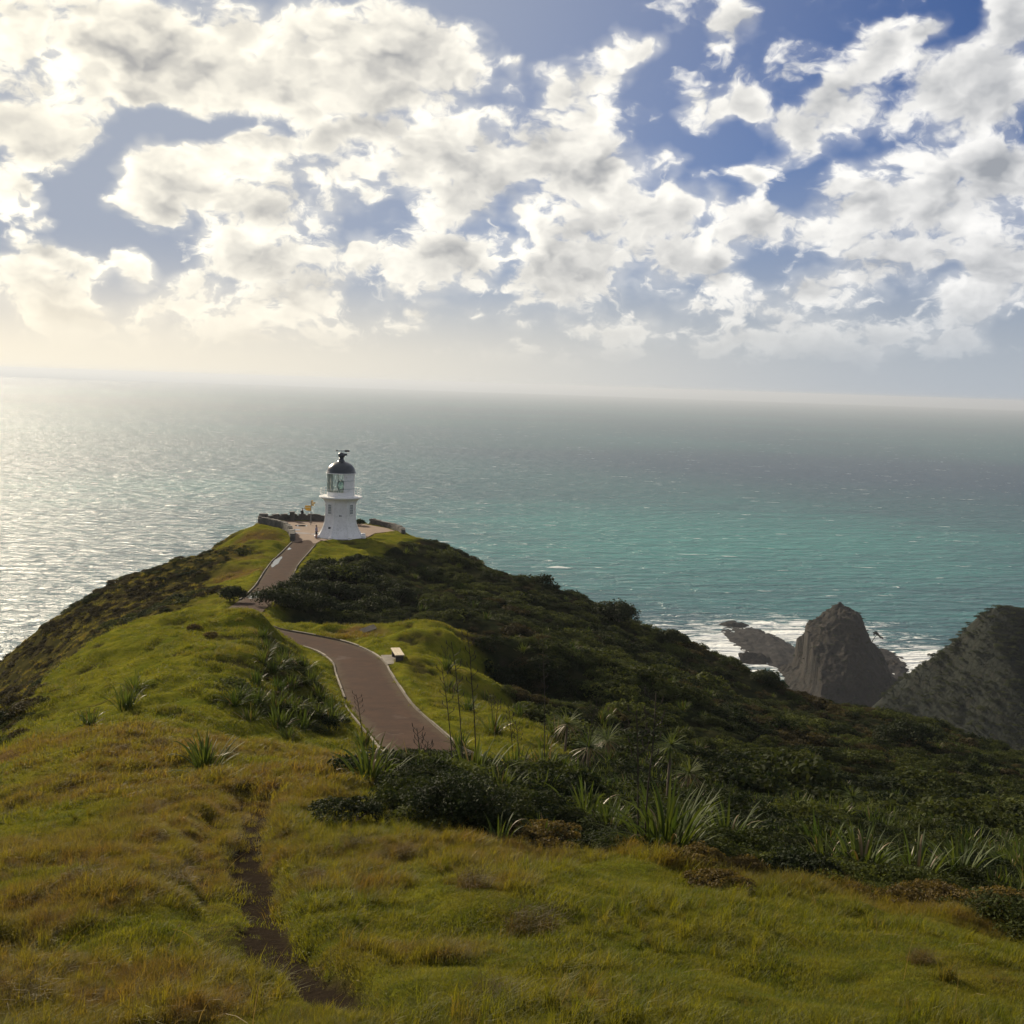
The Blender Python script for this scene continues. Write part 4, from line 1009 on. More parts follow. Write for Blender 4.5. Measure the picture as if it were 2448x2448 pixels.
# bare patches and paler grass lie between the thickets
keep &= (fbm(x, y, 9, 3, 301) + .35 * rng.standard_normal(len(x)) > np.where(x < -22, -.45, -1.2))
x, y = x[keep], y[keep]; z = gz(x, y); k = len(x)
nearf = y < 46
r0 = np.where(nearf, .38 + .32 * rng.random(k), .48 + .75 * rng.random(k) ** 3) * (0.8 + .6 * (fbm(x, y, 7, 2, 302) + .5))
r0 = np.where(sdpoly(x, y, BANK) < .5, r0 * .6, r0)
r0 = np.where((x < -16) & (y < 60), r0 * .6, r0); wv_ = 0
r0 = np.where(x < -24 - .04 * y, r0 * .62, r0)
tall = .6 + .4 * rng.random(k)
nrm = gnorm(x, y); nrm = nrm * .55 + np.array([0, 0, .45]); nrm /= np.linalg.norm(nrm, axis=1, keepdims=True)
wv_ = fbm(x, y, 12, 3, 303)
pick = np.where(nearf & (x > -16), 7 + rng.integers(0, 3, k), np.where(wv_ + .25 * rng.standard_normal(k) > np.where((x < -24) | ((x < -16) & (y < 60)), -.25, .42), 5 + rng.integers(0, 2, k), rng.integers(0, 5, k)))
tint = np.clip(.34 + .8 * fbm(x, y, 9, 3, 304) + .34 * rng.standard_normal(k), 0, 1) + .5 * (rng.random(k) < .07)
SLOPE = (x, y, z, r0, nrm, tall, pick, tint, k)
# far headland canopy
k = 11000; x = rw[0, 0] + (rw[-1, 0] - rw[0, 0]) * rng.random(k) ** .9; y = 350 + 130 * rng.random(k); z = hill_z(x, y); kp = (z > 12) & (x / y < .56); x, y, z = x[kp], y[kp], z[kp]; k = len(x)
r0 = 1.0 + 1.7 * rng.random(k) ** 2
scatter('hillside_scrub', np.column_stack([x, y, z - .5]), np.column_stack([np.zeros(k), np.zeros(k), rng.random(k) * 6.283]), np.column_stack([r0, r0, r0 * .62]), rng.integers(0, 5, k), SC,
        'dense dark scrub over the far headland on the right', 'scrub', {'tint': np.clip(.25 + .3 * rng.standard_normal(k), 0, 1)})
# turf and scrub tufts on the sea stack
k = 900; ii = rng.integers(0, sz.shape[0], k); jj = rng.integers(0, sz.shape[1], k); kp = sz[ii, jj] > 9; ii, jj = ii[kp], jj[kp]; k = len(ii); r0 = .7 + 1.2 * rng.random(k)
scatter('stack_scrub', np.column_stack([gx[ii, jj], gy[ii, jj], sz[ii, jj] - .3]), np.column_stack([np.zeros(k), np.zeros(k), rng.random(k) * 6.283]), np.column_stack([r0, r0, r0 * .6]), rng.integers(0, 7, k), SC,
        'thin brown scrub clinging to the sea stack', 'scrub', {'tint': np.clip(.1 + .2 * rng.standard_normal(k), 0, 1)})

# ------------------------------------------------------------------ flax
m_flax = leafmat('flax_leaf', (.034, .060, .014), (.085, .105, .020), (.052, .068, .017), rough=.64, spec=.16, trans=.36, attr=None)
m_flax_old = leafmat('old_flax_leaf', (.16, .11, .04), (.24, .17, .07), None, rough=.5, spec=.4, trans=.2, attr=None)
m_stalk = noisy('dark_flower_stalk', (.022, .018, .014), (.045, .034, .024), 3.0, rough=.7)
def leaf_verts(L, w, a0, lean, droop, twist, r_, base=(0, 0, 0), segs=7):
    """one sword leaf: folded along its midrib, arching outwards and bending at the tip"""
    V_ = []; ca, sa = math.cos(a0), math.sin(a0); p = np.array(base, float); ang = lean
    for i in range(segs + 1):
        t_ = i / segs; wd = w * min(1, 1.0 - .25 * (1 - t_)) * (1 - t_ ** 3.2) + .003
        out = np.array([ca * math.sin(ang), sa * math.sin(ang), math.cos(ang)])
        side = np.array([-sa, ca, 0]); ct, st = math.cos(twist * t_), math.sin(twist * t_); nb = np.cross(out, side)
        sd_ = side * ct + nb * st; fold = np.cross(sd_, out) * wd * .28
        V_ += [p - sd_ * wd + fold, p, p + sd_ * wd + fold]
        p = p + out * L / segs; ang += droop * (0.25 + 1.9 * t_ ** 2) / segs * 1.6
    return V_
def strip_faces(segs, off):
    f_ = []
    for i in range(segs):
        a = off + i * 3
        f_ += [(a, a + 1, a + 4, a + 3), (a + 1, a + 2, a + 5, a + 4)]
    return f_
def flax_mesh(name, n_, L, seed, spread=1.0, w=.038, segs=6):
    r_ = np.random.default_rng(seed); V_, f_, mi = [], [], []
    for _ in range(n_):
        a = r_.random() * 6.283; lean = abs(r_.normal(.34, .34)) * spread; rb = .30 * r_.random()
        l_ = L * (.55 + .55 * r_.random())
        o_ = len(V_); V_ += leaf_verts(l_, w * (.7 + .5 * r_.random()), a, min(lean, 1.1), r_.normal(.95, .6) * (.4 + lean), r_.normal(0, .5), r_, (rb * math.cos(a), rb * math.sin(a), -.08), segs)
        q = strip_faces(segs, o_); f_ += q; mi += [1 if r_.random() < .10 else 0] * len(q)
    me = quads_mesh(name, V_, f_, [m_flax, m_flax_old], True); me.polygons.foreach_set('material_index', np.array(mi, np.int32)); return me
FLAX = [flax_mesh('flax_leaves', 60, 1.0, 400 + j, 1.0 + .15 * (j % 3), .026 + .003 * (j % 2)) for j in range(6)]
x, y, z, r0, nrm, tall, pick, tint, k = SLOPE
spiky = (rng.random(k) < np.where(fbm(x, y, 8, 2, 330) > .05, .13, .03)) & (x > -20)
pick = np.where(spiky, 10 + rng.integers(0, 3, k), pick); r0 = np.where(spiky, .6 + .4 * rng.random(k), r0); tall = np.where(spiky, 1.0, tall)
big = (rng.random(k) < .06) & ~spiky; r0 = np.where(big, r0 * 1.7, r0)
scatter('coastal_scrub', np.column_stack([x, y, z - .12 * r0]), tilt_euler(nrm, rng.random(k) * 6.283), np.column_stack([r0, r0, r0 * tall]), pick, SC + SCN + FLAX[:3],
        'dark windshorn coastal scrub cloaking the steep slopes', 'scrub', {'tint': tint})
print('scrub', k)
LEAF = []
for j in range(8):
    r_ = np.random.default_rng(500 + j); V_ = leaf_verts(1.0, .022 + .004 * r_.random(), 0, 0.0, .35 + .22 * j, r_.normal(0, .5), r_, (0, 0, 0), 8)
    LEAF.append(quads_mesh('leaf', V_, strip_faces(8, 0), [m_flax if j != 6 else m_flax_old], True))
def stalk_mesh(h, lean, seed):
    r_ = np.random.default_rng(seed); bm = bmesh.new(); p = Vector((0, 0, -.1)); pts = [p.copy()]
    for i in range(6): p = p + Vector((lean / 6 * (.5 + i * .2) + r_.normal(0, .01), r_.normal(0, .012), (h + .1) / 6)); pts.append(p.copy())
    for i in range(6): add_tube(bm, pts[i], pts[i + 1], .020 - .0018 * i, .020 - .0018 * (i + 1), 5)
    for i in range(9):                                    # side branches with dark pods
        t_ = .62 + .38 * i / 8; q = pts[int(t_ * 6 - 1e-6)].lerp(pts[min(6, int(t_ * 6 - 1e-6) + 1)], t_ * 6 % 1)
        s_ = -1 if i % 2 else 1; e = q + Vector((s_ * (.10 + .08 * r_.random()), r_.normal(0, .05), .10 + .05 * r_.random()))
        add_tube(bm, q, e, .008, .006, 4); add_tube(bm, e, e + Vector((s_ * .02, 0, .11)), .016, .008, 5)
    return bm
def flax(pos_, size, label, group, j=None, stalks=(), single=False, nleaf=44, rz=None):
    j = int(rng.integers(0, 6)) if j is None else j
    rt = empty('flax_bush', pos_, float(rng.random() * 6.283) if rz is None else rz); tag(rt, label, 'flax', group)
    if single:
        r_ = np.random.default_rng(600 + j)
        for q in range(nleaf):
            a = r_.random() * 6.283; lean = min(abs(r_.normal(.30, .30)), 1.15); L = size * (.6 + .5 * r_.random())
            o = bpy.data.objects.new('leaf', LEAF[int(r_.integers(0, 6)) if r_.random() > .08 else 6]); col.objects.link(o); o.parent = rt
            rb = .26 * size * r_.random(); o.location = (rb * math.cos(a), rb * math.sin(a), -.06)
            o.rotation_euler = (0, lean, a); o.scale = (L, L * .72 * (1.7 / max(size, 1.0)), L)
    else:
        o = bpy.data.objects.new('leaves', FLAX[j]); col.objects.link(o); o.parent = rt; o.scale = (size,) * 3
    for (h, lean, dx_, dy_) in stalks:
        o = bm_obj('flower_stalk', stalk_mesh(h, lean, int(rng.integers(0, 9999))), m_stalk, rt); o.location = (dx_, dy_, 0); o.rotation_euler = (0, 0, -rt.rotation_euler[2])
    return rt
# the large clumps one can tell apart
flax(spot(492, 1858), 1.2, 'lone spiky dark green flax standing in brown grass left of the path', None, 0, single=True, nleaf=84)
flax(spot(885, 1892), 1.35, 'flax clump with shining left leaves beside the golden grass patch', None, 1, single=True, nleaf=84)
flax(spot(1590, 2065), 1.55, 'largest flax clump with long arching leaves in front of the dark slope', None, 2, ((3.1, .1, .3, .3), (2.7, -.1, .5, .1)), True, 130)
flax(spot(1735, 2058), 1.15, 'flax with pale orange tipped leaves right of the largest clump', None, 3, single=True, nleaf=74)
flax(spot(1400, 1985), 1.15, 'small flax with one white bent leaf left of the largest clump', None, 4, single=True, nleaf=24)
flax(spot(1192, 2035), .75, 'little yellow green flax at the foot of the big round bush', None, 5, single=True, nleaf=14)
flax(spot(2060, 2110), 1.15, 'upright flax left of the two bright clumps on the lower right', None, 6, single=True, nleaf=80)
flax(spot(2190, 2125), 1.25, 'bright bladed flax in the middle of the lower right row', None, 7, single=True, nleaf=46)
flax(spot(2290, 2135), 1.05, 'flax leaning right beside the brown mounds on the lower right', None, 8, single=True, nleaf=74)
flax(spot(2436, 2120), 1.2, 'flax half cut off by the right edge of the picture', None, 9, single=True, nleaf=74)
flax(spot(1960, 2065), 1.05, 'low flax just behind the round heath bush', None, 2)
flax(spot(1130, 1880), 1.6, 'flax with yellow blades and tall dark stalks where the path ends', None, 1, ((4.6, -.42, -.1, .1), (4.3, -.5, .25, .1), (3.6, -.42, .6, .2)))
flax(spot(1230, 1865), 1.5, 'flax with two thin leaning flower stalks behind the big round bush', None, 3, ((2.9, -.30, .1, .1), (2.2, -.3, .4, 0)))
flax(spot(1010, 1868), 1.35, 'flax in front of the path end with short dead stalks', None, 4, ((1.7, -.2, .1, 0), (1.4, .1, .35, .1)))
flax(spot(1300, 1858), 1.3, 'flax with the single tallest dark flower stalk on the slope', None, 5, ((5.0, -.25, 0, 0),))
flax(spot(1385, 1905), 1.3, 'flax with a dark stalk leaning right over the cabbage trees', None, 0, ((3.3, .55, 0, 0),))
flax(spot(2380, 1990), 1.0, 'small flax with a lone thin stalk far down the right slope', None, 2, ((2.6, .05, 0, 0),))
flax(spot(300, 1700), 1.15, 'shiny flax clump on the left shoulder of the grassy knoll', None, 3)
flax(spot(322, 1655), .95, 'smaller shiny flax behind the clump on the left shoulder', None, 4)
flax(spot(215, 1745), .8, 'tiny flax low on the left grassy slope', None, 5)
flax(spot(868, 1795), .9, 'flax beside the near path edge with a thin leaning stalk', None, 1, ((2.1, -.35, 0, 0),))
flax(spot(1068, 1605), 1.1, 'flax on the grass right of the bench', None, 2, ((1.3, -.2, 0, 0),))
flax(spot(1075, 1665), 1.1, 'flax below the bench on the green verge', None, 3)
flax(spot(1180, 1755), 1.2, 'flax with white glinting leaves on the green verge', None, 4, ((1.8, -.2, 0, 0), (1.5, .1, .2, .1)))
flax(spot(1330, 1770), 1.2, 'flax beside the cabbage trees below the verge', None, 5)
# the stand on the bank and the stragglers among the scrub: nothing tells these apart
for qi, (u, v) in enumerate([(640,1560),(668,1572),(690,1600),(655,1608),(720,1612),(742,1640),(700,1648),(660,1650),(625,1640),(765,1668),(735,1690),(790,1700),(700,1705),(660,1700),(618,1690),(755,1730),(800,1745),(715,1745),(670,1735),(585,1668),(620,1590),(605,1725),(680,1770),(560,1690)]):
    flax(spot(u + rng.normal(0, 5), v + rng.normal(0, 4)), 0.72 + .38 * rng.random(), {0: 'uppermost flax of the stand on the bank left of the path', 16: 'flax of the bank stand standing nearest the path kerb', 22: 'lowest flax at the foot of the bank stand', 23: 'leftmost flax of the stand on the bank left of the path'}.get(qi, 'glinting flax in the thick of the stand on the bank left of the path'), 'flax plants crowding the bank')
for (u, v) in [(1240,1720),(1300,1800),(1120,1700),(1160,1680),(1450,1905),(1520,1920),(1480,1880),(1800,1990),(2130,1985),(2330,2010),(1700,1960),(1980,1960),(1210,1640),(1100,1790)]:
    flax(spot(u, v), .65 + .35 * rng.random(), 'straggling flax among low plants on the slope right of the path', 'flax plants scattered over the right slope')

# ------------------------------------------------------------------ cabbage trees
m_trunk = noisy('grey_brown_bark', (.10, .075, .05), (.16, .125, .09), 6.0, bump=.02)
m_cab = leafmat('cabbage_leaf', (.055, .085, .022), (.105, .125, .032), (.09, .10, .035), rough=.65, spec=.12, trans=.35, attr=None)
def cabbage(pos_, h, rhead, label, dead=True, seed=1):
    r_ = np.random.default_rng(seed); rt = empty('cabbage_tree', pos_, 0); tag(rt, label, 'tree', 'cabbage trees below the path')
    bm = bmesh.new(); add_tube(bm, (0, 0, -.2), (.03, 0, h * .6), .065, .05, 7); add_tube(bm, (.03, 0, h * .6), (.06, .02, h), .05, .045, 7); bm_obj('trunk', bm, m_trunk, rt)
    V_, f_, mi = [], [], []
    for q in range(95):
        a = r_.random() * 6.283; lean = math.acos(1 - 1.75 * r_.random()) * .98
        o_ = len(V_); V_ += leaf_verts(rhead * (.75 + .4 * r_.random()), .017, a, lean, .5 + .5 * r_.random(), r_.normal(0, .3), r_, (.06, .02, h), 4)
        s4 = strip_faces(4, o_); f_ += s4; mi += [1 if (dead and lean > 1.75) else 0] * len(s4)
    me = quads_mesh('crown', V_, f_, [m_cab, m_flax_old], True); me.polygons.foreach_set('material_index', np.array(mi, np.int32)); link('crown', me, rt)
cabbage(spot(1350, 1812), 1.25, .85, 'cabbage tree nearest the path, leftmost of the row', seed=1)
cabbage(spot(1402, 1855), 1.2, .9, 'cabbage tree with dark stalk crossing it, second in the row', seed=2)
cabbage(spot(1446, 1840), 1.0, .85, 'cabbage tree with pale hanging leaves, third in the row', seed=3)
cabbage(spot(1592, 1950), 2.3, .62, 'tallest cabbage tree rising above the largest flax clump', False, seed=4)
cabbage(spot(1640, 1925), 1.0, .7, 'low cabbage tree just behind the largest flax clump', seed=5)
cabbage(spot(2030, 1975), 1.0, .5, 'small pale cabbage tree above the lower right flax row', False, seed=6)
cabbage(spot(2235, 1985), .8, .5, 'tiny yellow green cabbage tree at the right of the lower flax row', False, seed=7)

# ------------------------------------------------------------------ bushes one can tell apart
m_bush = leafmat('round_bush_leaf', (.022, .032, .013), (.045, .055, .022), (.018, .022, .010), rough=.8, spec=.12, trans=.22, attr=None)
m_brown = leafmat('dry_heath_leaf', (.085, .060, .022), (.15, .11, .035), (.05, .036, .016), rough=.8, spec=.15, trans=.3, attr=None)
def bush(name, pos_, rx, ry, h, label, cat, m, seed, count=3200, size=.035, group=None):
    rt = empty(name, pos_, 0); tag(rt, label, cat, group)
    bl = [(x_ * rx, y_ * ry, z_ * h * 1.25, r_ * min(1, max(.5, h / rx)) * rx) for x_, y_, z_, r_ in lumps(44, 1.0, .30, .8, seed) + [(.0, .0, .35, .55), (.35, .2, .25, .45), (-.35, -.1, .25, .45)]]
    link('foliage', foliage('foliage', bl, count, size, m, seed + 1, flat=min(1.0, h / rx * 1.1), inner=.4), rt)
    bm = bmesh.new(); r_ = np.random.default_rng(seed)
    for q in range(7):
        a = q * .9; add_tube(bm, (.06 * math.cos(a), .06 * math.sin(a), -.15), (rx * .55 * math.cos(a), ry * .55 * math.sin(a), h * .55), .03, .012, 5)
    bm_obj('stems', bm, m_trunk, rt); return rt
bush('bush', spot(1095, 1985), 1.25, 1.1, 1.05, 'big dark rounded bush in front of the path end', 'bush', m_bush, 700, 6500, .032)
bush('bush', spot(1270, 1895), 1.6, 1.2, 1.0, 'dark bush behind the big rounded bush, below the cabbage trees', 'bush', m_bush, 701, 5500, .04)
bush('bush', spot(975, 1848), 1.3, .9, .8, 'low dark bush across the lower end of the path', 'bush', m_bush, 702, 4000, .04)
bush('bush', spot(1890, 2122), .95, .8, .62, 'round heath bush on the edge of the lawn left of the lower flax row', 'bush', m_bush, 703, 5000, .028)
bush('bush', spot(1800, 2020), 1.6, 1.1, .8, 'wide dark bush right of the largest flax clump', 'bush', m_bush, 704, 5500, .038)
bush('bush', spot(1290, 2035), 1.0, .7, .5, 'low brownish bush under the small white-leaved flax', 'bush', m_brown, 705, 3600, .03)
bush('bush', spot(820, 1970), .95, .8, .45, 'low grassy green bush beside the start of the dirt track', 'bush', m_bush, 706, 3200, .03)
for (u, v, rx, h, lab, sd_) in [(1655, 2098, .62, .38, 'yellow brown heath mound at the foot of the largest flax', 710), (1770, 2110, .55, .42, 'dark brown heath mound left of the round heath bush', 711), (1720, 2150, .7, .28, 'low olive heath mound at the edge of the bright grass', 712),
        (2240, 2190, .9, .5, 'dark brown mound left of two at the lower right edge', 713), (2400, 2235, .8, .5, 'dark brown mound at the right edge of the picture', 714), (2060, 2160, .6, .3, 'small brown heath mound below the upright flax', 715)]:
    bush('heath_mound', spot(u, v), rx, rx * .8, h, lab, 'heath', m_brown, sd_, 3000, .026)
bush('bush', spot(1475, 1490), 3.0, 2.6, 2.9, 'large round dark bush on the skyline, left of three', 'bush', m_bush, 720, 5200, .12)
bush('bush', spot(1605, 1545), 2.0, 1.8, 1.7, 'round bush on the skyline, middle of three', 'bush', m_bush, 721, 3200, .12)
bush('bush', spot(1830, 1640), 1.7, 1.6, 1.8, 'round bush on the skyline above the surf, right of three', 'bush', m_bush, 722, 2600, .12)
bush('bush', spot(2170, 1790), 3.2, 2.6, 2.6, 'large dark bush standing out on the lower right slope', 'bush', m_bush, 723, 4600, .11)
bush('bush', spot(555, 1440), 1.3, 1.1, 1.5, 'dark bush left of the far path behind the knoll', 'bush', m_bush, 724, 3000, .08)
bush('bush', (-21.5, 165.5, LZ), .9, .8, 1.0, 'low bush growing on the terrace behind the lighthouse', 'bush', m_bush, 725, 1500, .08)
for (u, v, s_, lab) in [(465, 1510, .45, 'small brown shrub on the knoll, nearer the far edge'), (505, 1530, .5, 'small brown shrub on the knoll, right of the other one')]:
    bush('shrub', spot(u, v), s_, s_ * .8, s_ * .9, lab, 'shrub', m_brown, int(u), 900, .04)
# dark scrub bank right of the far path, seen full face
for q, (u, v) in enumerate([(700,1425),(735,1400),(775,1385),(820,1380),(860,1395),(760,1430),(810,1430),(860,1440),(910,1420),(700,1460),(650,1450),(760,1465),(830,1470),(900,1465),(950,1440)]):
    r_ = 1.5 + .8 * rng.random()
    bush('bush', spot(u, v), r_, r_ * .9, r_ * .85, 'dark rounded bush in the thicket between the two stretches of path', 'bush', m_bush, 740 + q, 2200, .10, 'bushes in the thicket below the lighthouse')

# ------------------------------------------------------------------ lone tree on the sea stack
m_poh = leafmat('stack_tree_leaf', (.020, .028, .014), (.035, .045, .02), None, rough=.5, spec=.3, trans=.1, attr=None)
tq = at(2083, 1537, YS - 1.0)
tr_ = empty('tree', tq, 0); tag(tr_, 'small wind bent tree leaning from the right side of the rock stack', 'tree')
bm = bmesh.new()
tp = [(0, 0, -1.5), (.3, 0, .8), (1.2, 0, 2.6), (2.2, 0, 4.0), (3.0, 0, 5.2)]
for a, b_, r1, r2 in ((0, 1, .36, .3), (1, 2, .3, .24), (2, 3, .24, .18), (3, 4, .18, .12)): add_tube(bm, tp[a], tp[b_], r1, r2, 6)
add_tube(bm, tp[2], (3.6, .2, 3.2), .16, .1, 6); add_tube(bm, (3.6, .2, 3.2), (6.2, 0, 3.4), .1, .06, 5); add_tube(bm, tp[3], (1.6, .3, 5.8), .12, .06, 5); add_tube(bm, tp[1], (2.6, -.2, 1.7), .14, .1, 5)
bm_obj('trunk', bm, m_trunk, tr_)
link('crown', foliage('crown', [(2.6, 0, 6.2, 1.3), (3.6, .2, 5.5, 1.0), (1.5, .2, 6.4, .9), (2.4, -.3, 7.0, .9), (4.6, 0, 4.6, .8), (6.2, 0, 3.7, .9), (5.4, .2, 3.9, .6), (1.2, 0, 5.2, .5), (7.0, 0, 3.0, .5)], 1700, .30, m_poh, 801, flat=.62, inner=.3), tr_)

# ------------------------------------------------------------------ grass
m_grass = leafmat('grass_blade', (.092, .114, .011), (.165, .108, .036), (.180, .172, .018), rough=.65, spec=.2, trans=.48, attr='dry', tcol=(1.3, 1.2, .5))
def tuft(name, n_, rad_, h, w, lean, seed, curl=.6):
    r_ = np.random.default_rng(seed); V_, f_ = [], []
    for _ in range(n_):
        a = r_.random() * 6.283; q = rad_ * math.sqrt(r_.random()); b0 = np.array([q * math.cos(a), q * math.sin(a), -.03])
        a2 = r_.random() * 6.283; L = h * (.45 + .75 * r_.random()); le = abs(r_.normal(0, lean)); d0 = np.array([math.cos(a2), math.sin(a2), 0]); sdv = np.array([-d0[1], d0[0], 0]) * w * (.7 + .6 * r_.random())
        m_ = b0 + L * .55 * np.array([d0[0] * math.sin(le), d0[1] * math.sin(le), math.cos(le)]); le2 = le + curl * (.4 + r_.random())
        e = m_ + L * .5 * np.array([d0[0] * math.sin(le2), d0[1] * math.sin(le2), math.cos(le2)])
        o_ = len(V_); V_ += [b0 - sdv, b0 + sdv, m_ + sdv * .75, m_ - sdv * .75, e + sdv * .12, e - sdv * .12]; f_ += [(o_, o_ + 1, o_ + 2, o_ + 3), (o_ + 3, o_ + 2, o_ + 4, o_ + 5)]
    return quads_mesh(name, V_, f_, [m_grass])
PG = [tuft('g%d' % j, 60, .17, .085, .0034, .55, 900 + j) for j in range(3)]             # 0-2 close cropped turf
PG += [tuft('g%d' % j, 55, .13, .20, .0028, .42, 910 + j, .8) for j in range(3)]          # 3-5 long dry grass
PG += [tuft('g%d' % j, 80, .42, .10, .010, .6, 920 + j) for j in range(3)]                # 6-8 turf farther off
PG += [tuft('g%d' % j, 60, .34, .24, .009, .45, 930 + j, .8) for j in range(2)]            # 9-10 long grass farther off
PG += [tuft('g%d' % j, 46, .06, .30, .0032, .34, 940 + j, .9) for j in range(3)]           # 11-13 upright tufts
def field(n_, y0, y1, p, wide):
    y = y0 + (y1 - y0) * rng.random(n_) ** p; x = (y + 4) * wide * (2 * rng.random(n_) - 1); return x, y
X_, Y_, PK, SCL = [], [], [], []
for (n_, y0, y1, p, near_) in ((150000, 7.5, 34, 1.35, True), (52000, 26, 172, 1.25, False)):
    x, y = field(n_, y0, y1, p, .53)
    s_, hd, di, dr = covers(x, y)
    left_ok = (x < -24) & (s_ > .4)
    kp = (hd > .12) & (rng.random(len(x)) > di * .97) & (rng.random(len(x)) > np.where(left_ok, .35, s_ * 1.15))
    x, y, dr, s_ = x[kp], y[kp], dr[kp], s_[kp]
    z = gz(x, y); u_, v_, dp_ = pix(x, y, z); kp = (u_ > -120) & (u_ < 2570) & (v_ < 2620); x, y, dr, s_ = x[kp], y[kp], dr[kp], s_[kp]
    long_ = (dr + .55 * fbm(x, y, 1.3, 3, 411) + .15 * rng.standard_normal(len(x)) > .52) | (s_ > .3)
    if near_: pk = np.where(long_, 3 + rng.integers(0, 3, len(x)), rng.integers(0, 3, len(x)))
    else: pk = np.where(long_, 9 + rng.integers(0, 2, len(x)), 6 + rng.integers(0, 3, len(x)))
    clump = .55 + 1.1 * np.clip(fbm(x, y, .8, 3, 412) + .35, 0, 1.3) ** 1.4
    X_.append(x); Y_.append(y); PK.append(pk); SCL.append(clump * (.8 + .4 * rng.random(len(x))))
x, y = field(11000, 7.5, 40, 1.3, .53); s_, hd, di, dr = covers(x, y); kp = (hd > .3) & (s_ < .4) & (di < .25) & (fbm(x, y, 2.2, 3, 420) + .5 * dr > .12); x, y = x[kp], y[kp]
xk, yk = field(9000, 34, 110, 1.1, .4); s2, h2, d2, r2 = covers(xk, yk); kp = (h2 > .8) & (s2 < .4) & (fbm(xk, yk, 4.5, 3, 421) > .16); xk, yk = xk[kp], yk[kp]
X_.append(xk); Y_.append(yk); PK.append(9 + rng.integers(0, 2, len(xk))); SCL.append(.6 + .7 * rng.random(len(xk)))
X_.append(x); Y_.append(y); PK.append(11 + rng.integers(0, 3, len(x))); SCL.append(.55 + .6 * rng.random(len(x)))
x, y, pk, sc_ = map(np.concatenate, (X_, Y_, PK, SCL)); k = len(x)
s_, hd, di, dr = covers(x, y); z = gz(x, y)
nrm = gnorm(x, y, .25); nrm = nrm * .7 + np.array([0, 0, .3]) + np.array([.10, -.02, 0]); nrm /= np.linalg.norm(nrm, axis=1, keepdims=True)
patch = np.clip(dr * .85 + .22 * rng.standard_normal(k) + np.where((pk >= 3) & (pk <= 5), .18, 0) + np.where(pk >= 9, .15, 0), 0, 1)
scatter('meadow_grass', np.column_stack([x, y, z]), tilt_euler(nrm, rng.random(k) * 6.283), np.column_stack([sc_, sc_, sc_ * (.8 + .4 * rng.random(k))]), pk, PG,
        'short green turf and long brown grass over the near slope and knoll', 'grass', {'dry': patch})
print('grass', k)

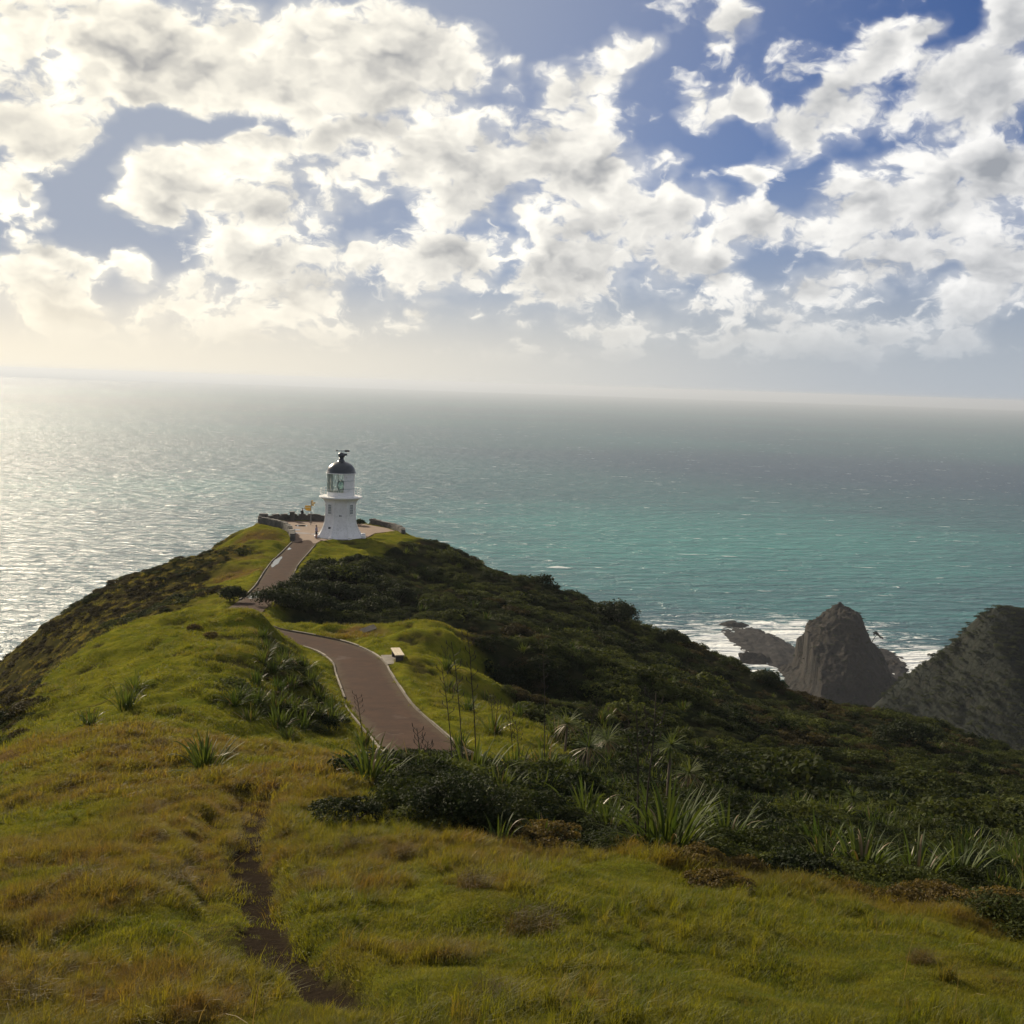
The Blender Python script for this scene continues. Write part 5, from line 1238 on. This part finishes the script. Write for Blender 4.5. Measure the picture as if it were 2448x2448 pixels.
# ------------------------------------------------------------------ tussocks and loose seed heads that stand out
m_straw = leafmat('straw', (.22, .15, .06), (.32, .23, .10), (.12, .08, .035), rough=.6, spec=.25, trans=.35, attr=None)
m_tus = leafmat('tussock_blade', (.11, .072, .028), (.17, .115, .045), (.06, .058, .018), rough=.7, spec=.2, trans=.35, attr=None)
def tussock(u, v, size, label, seed):
    q = spot(u, v); me = tuft('tussock', 420, .30, .50, .0035, .42, seed, 1.0); me.materials.clear(); me.materials.append(m_tus)
    o = link('tussock', me, None, q); o.scale = (size, size, size * .9); tag(o, label, 'tussock', 'tussocks on the near slope')
for j, (u, v, s_, lab) in enumerate([(1270,2235,1.0,'tallest dark brown tussock in the middle of the foreground lawn'),(850,2050,.7,'brown tussock right of the dirt track, below the low green bush'),(960,2065,.7,'dark tussock below the big rounded bush'),(410,2130,.9,'dark tussock left of the dirt track'),
        (190,2150,.9,'broad dark tussock near the left edge of the picture'),(1130,2140,.75,'brown tussock behind the tallest one'),(380,1960,.9,'dark tussock on the rise left of the dirt track head'),(290,1800,.8,'dark tussock at the back of the brown grass on the left'),(385,1790,.8,'dark tussock right of its neighbour at the back of the brown grass'),(545,1815,.6,'little dark tussock right behind the lone spiky flax'),
        (50,2425,.8,'dark tussock in the bottom left corner'),(1180,2430,.7,'brown tussock at the bottom edge of the picture'),(2200,2310,.5,'small brown tussock in the right foreground lawn'),(740,2130,.6,'small tussock beside the right edge of the dirt track')]):
    tussock(u, v, s_, lab, 950 + j)
V_, f_ = [], []
r_ = np.random.default_rng(77)
for _ in range(260):                                     # single pale stems
    y = 8.5 + 16 * r_.random() ** 1.2; x = (y + 2) * .48 * (2 * r_.random() - 1); s0, h0, d0, dr0 = covers(np.array([x]), np.array([y]))
    if s0[0] > .3 or (dr0[0] < .25 and r_.random() > .25): continue
    z = float(gz(np.array([x]), np.array([y]))[0]); L = .35 + .4 * r_.random(); a = r_.normal(0, .9); le = .35 + .5 * r_.random()
    q = np.array([x, y, z - .02]); o_ = len(V_)
    for i in range(5):
        w = .0032 * (1 - .12 * i); V_ += [q + np.array([0, -w, 0]) - np.array([w, 0, 0]), q + np.array([w, w, 0])]
        q = q + L / 4 * np.array([math.cos(a) * math.sin(le), math.sin(a) * math.sin(le), math.cos(le)]); le += .22
    f_ += [(o_ + 2 * i, o_ + 2 * i + 1, o_ + 2 * i + 3, o_ + 2 * i + 2) for i in range(4)]
tag(link('dry_stems', quads_mesh('dry_stems', V_, f_, [m_straw])), 'loose pale dry grass stems bending over the near slope', 'grass', kind='stuff')

# ------------------------------------------------------------------ sea haze
bm = bmesh.new(); bmesh.ops.create_cube(bm, size=1.0)
for v in bm.verts: v.co = Vector((v.co.x * 56000, v.co.y * 56000, -1.0 if v.co.z < 0 else H + 14.0))
me = bpy.data.meshes.new('haze'); bm.to_mesh(me); bm.free()
m = bpy.data.materials.new('salt_haze'); m.use_nodes = True
t = NT(m.node_tree); t.n.clear()
pv = t.node('ShaderNodeVolumePrincipled'); pv.inputs['Color'].default_value = (.57, .62, .70, 1); pv.inputs['Density'].default_value = 7.5e-5; pv.inputs['Anisotropy'].default_value = 0.30
mo = t.node('ShaderNodeOutputMaterial'); t.l.new(pv.outputs[0], mo.inputs['Volume'])
me.materials.append(m)
haze = tag(link('haze', me), 'pale salt haze lying over the sea', 'haze', kind='stuff')
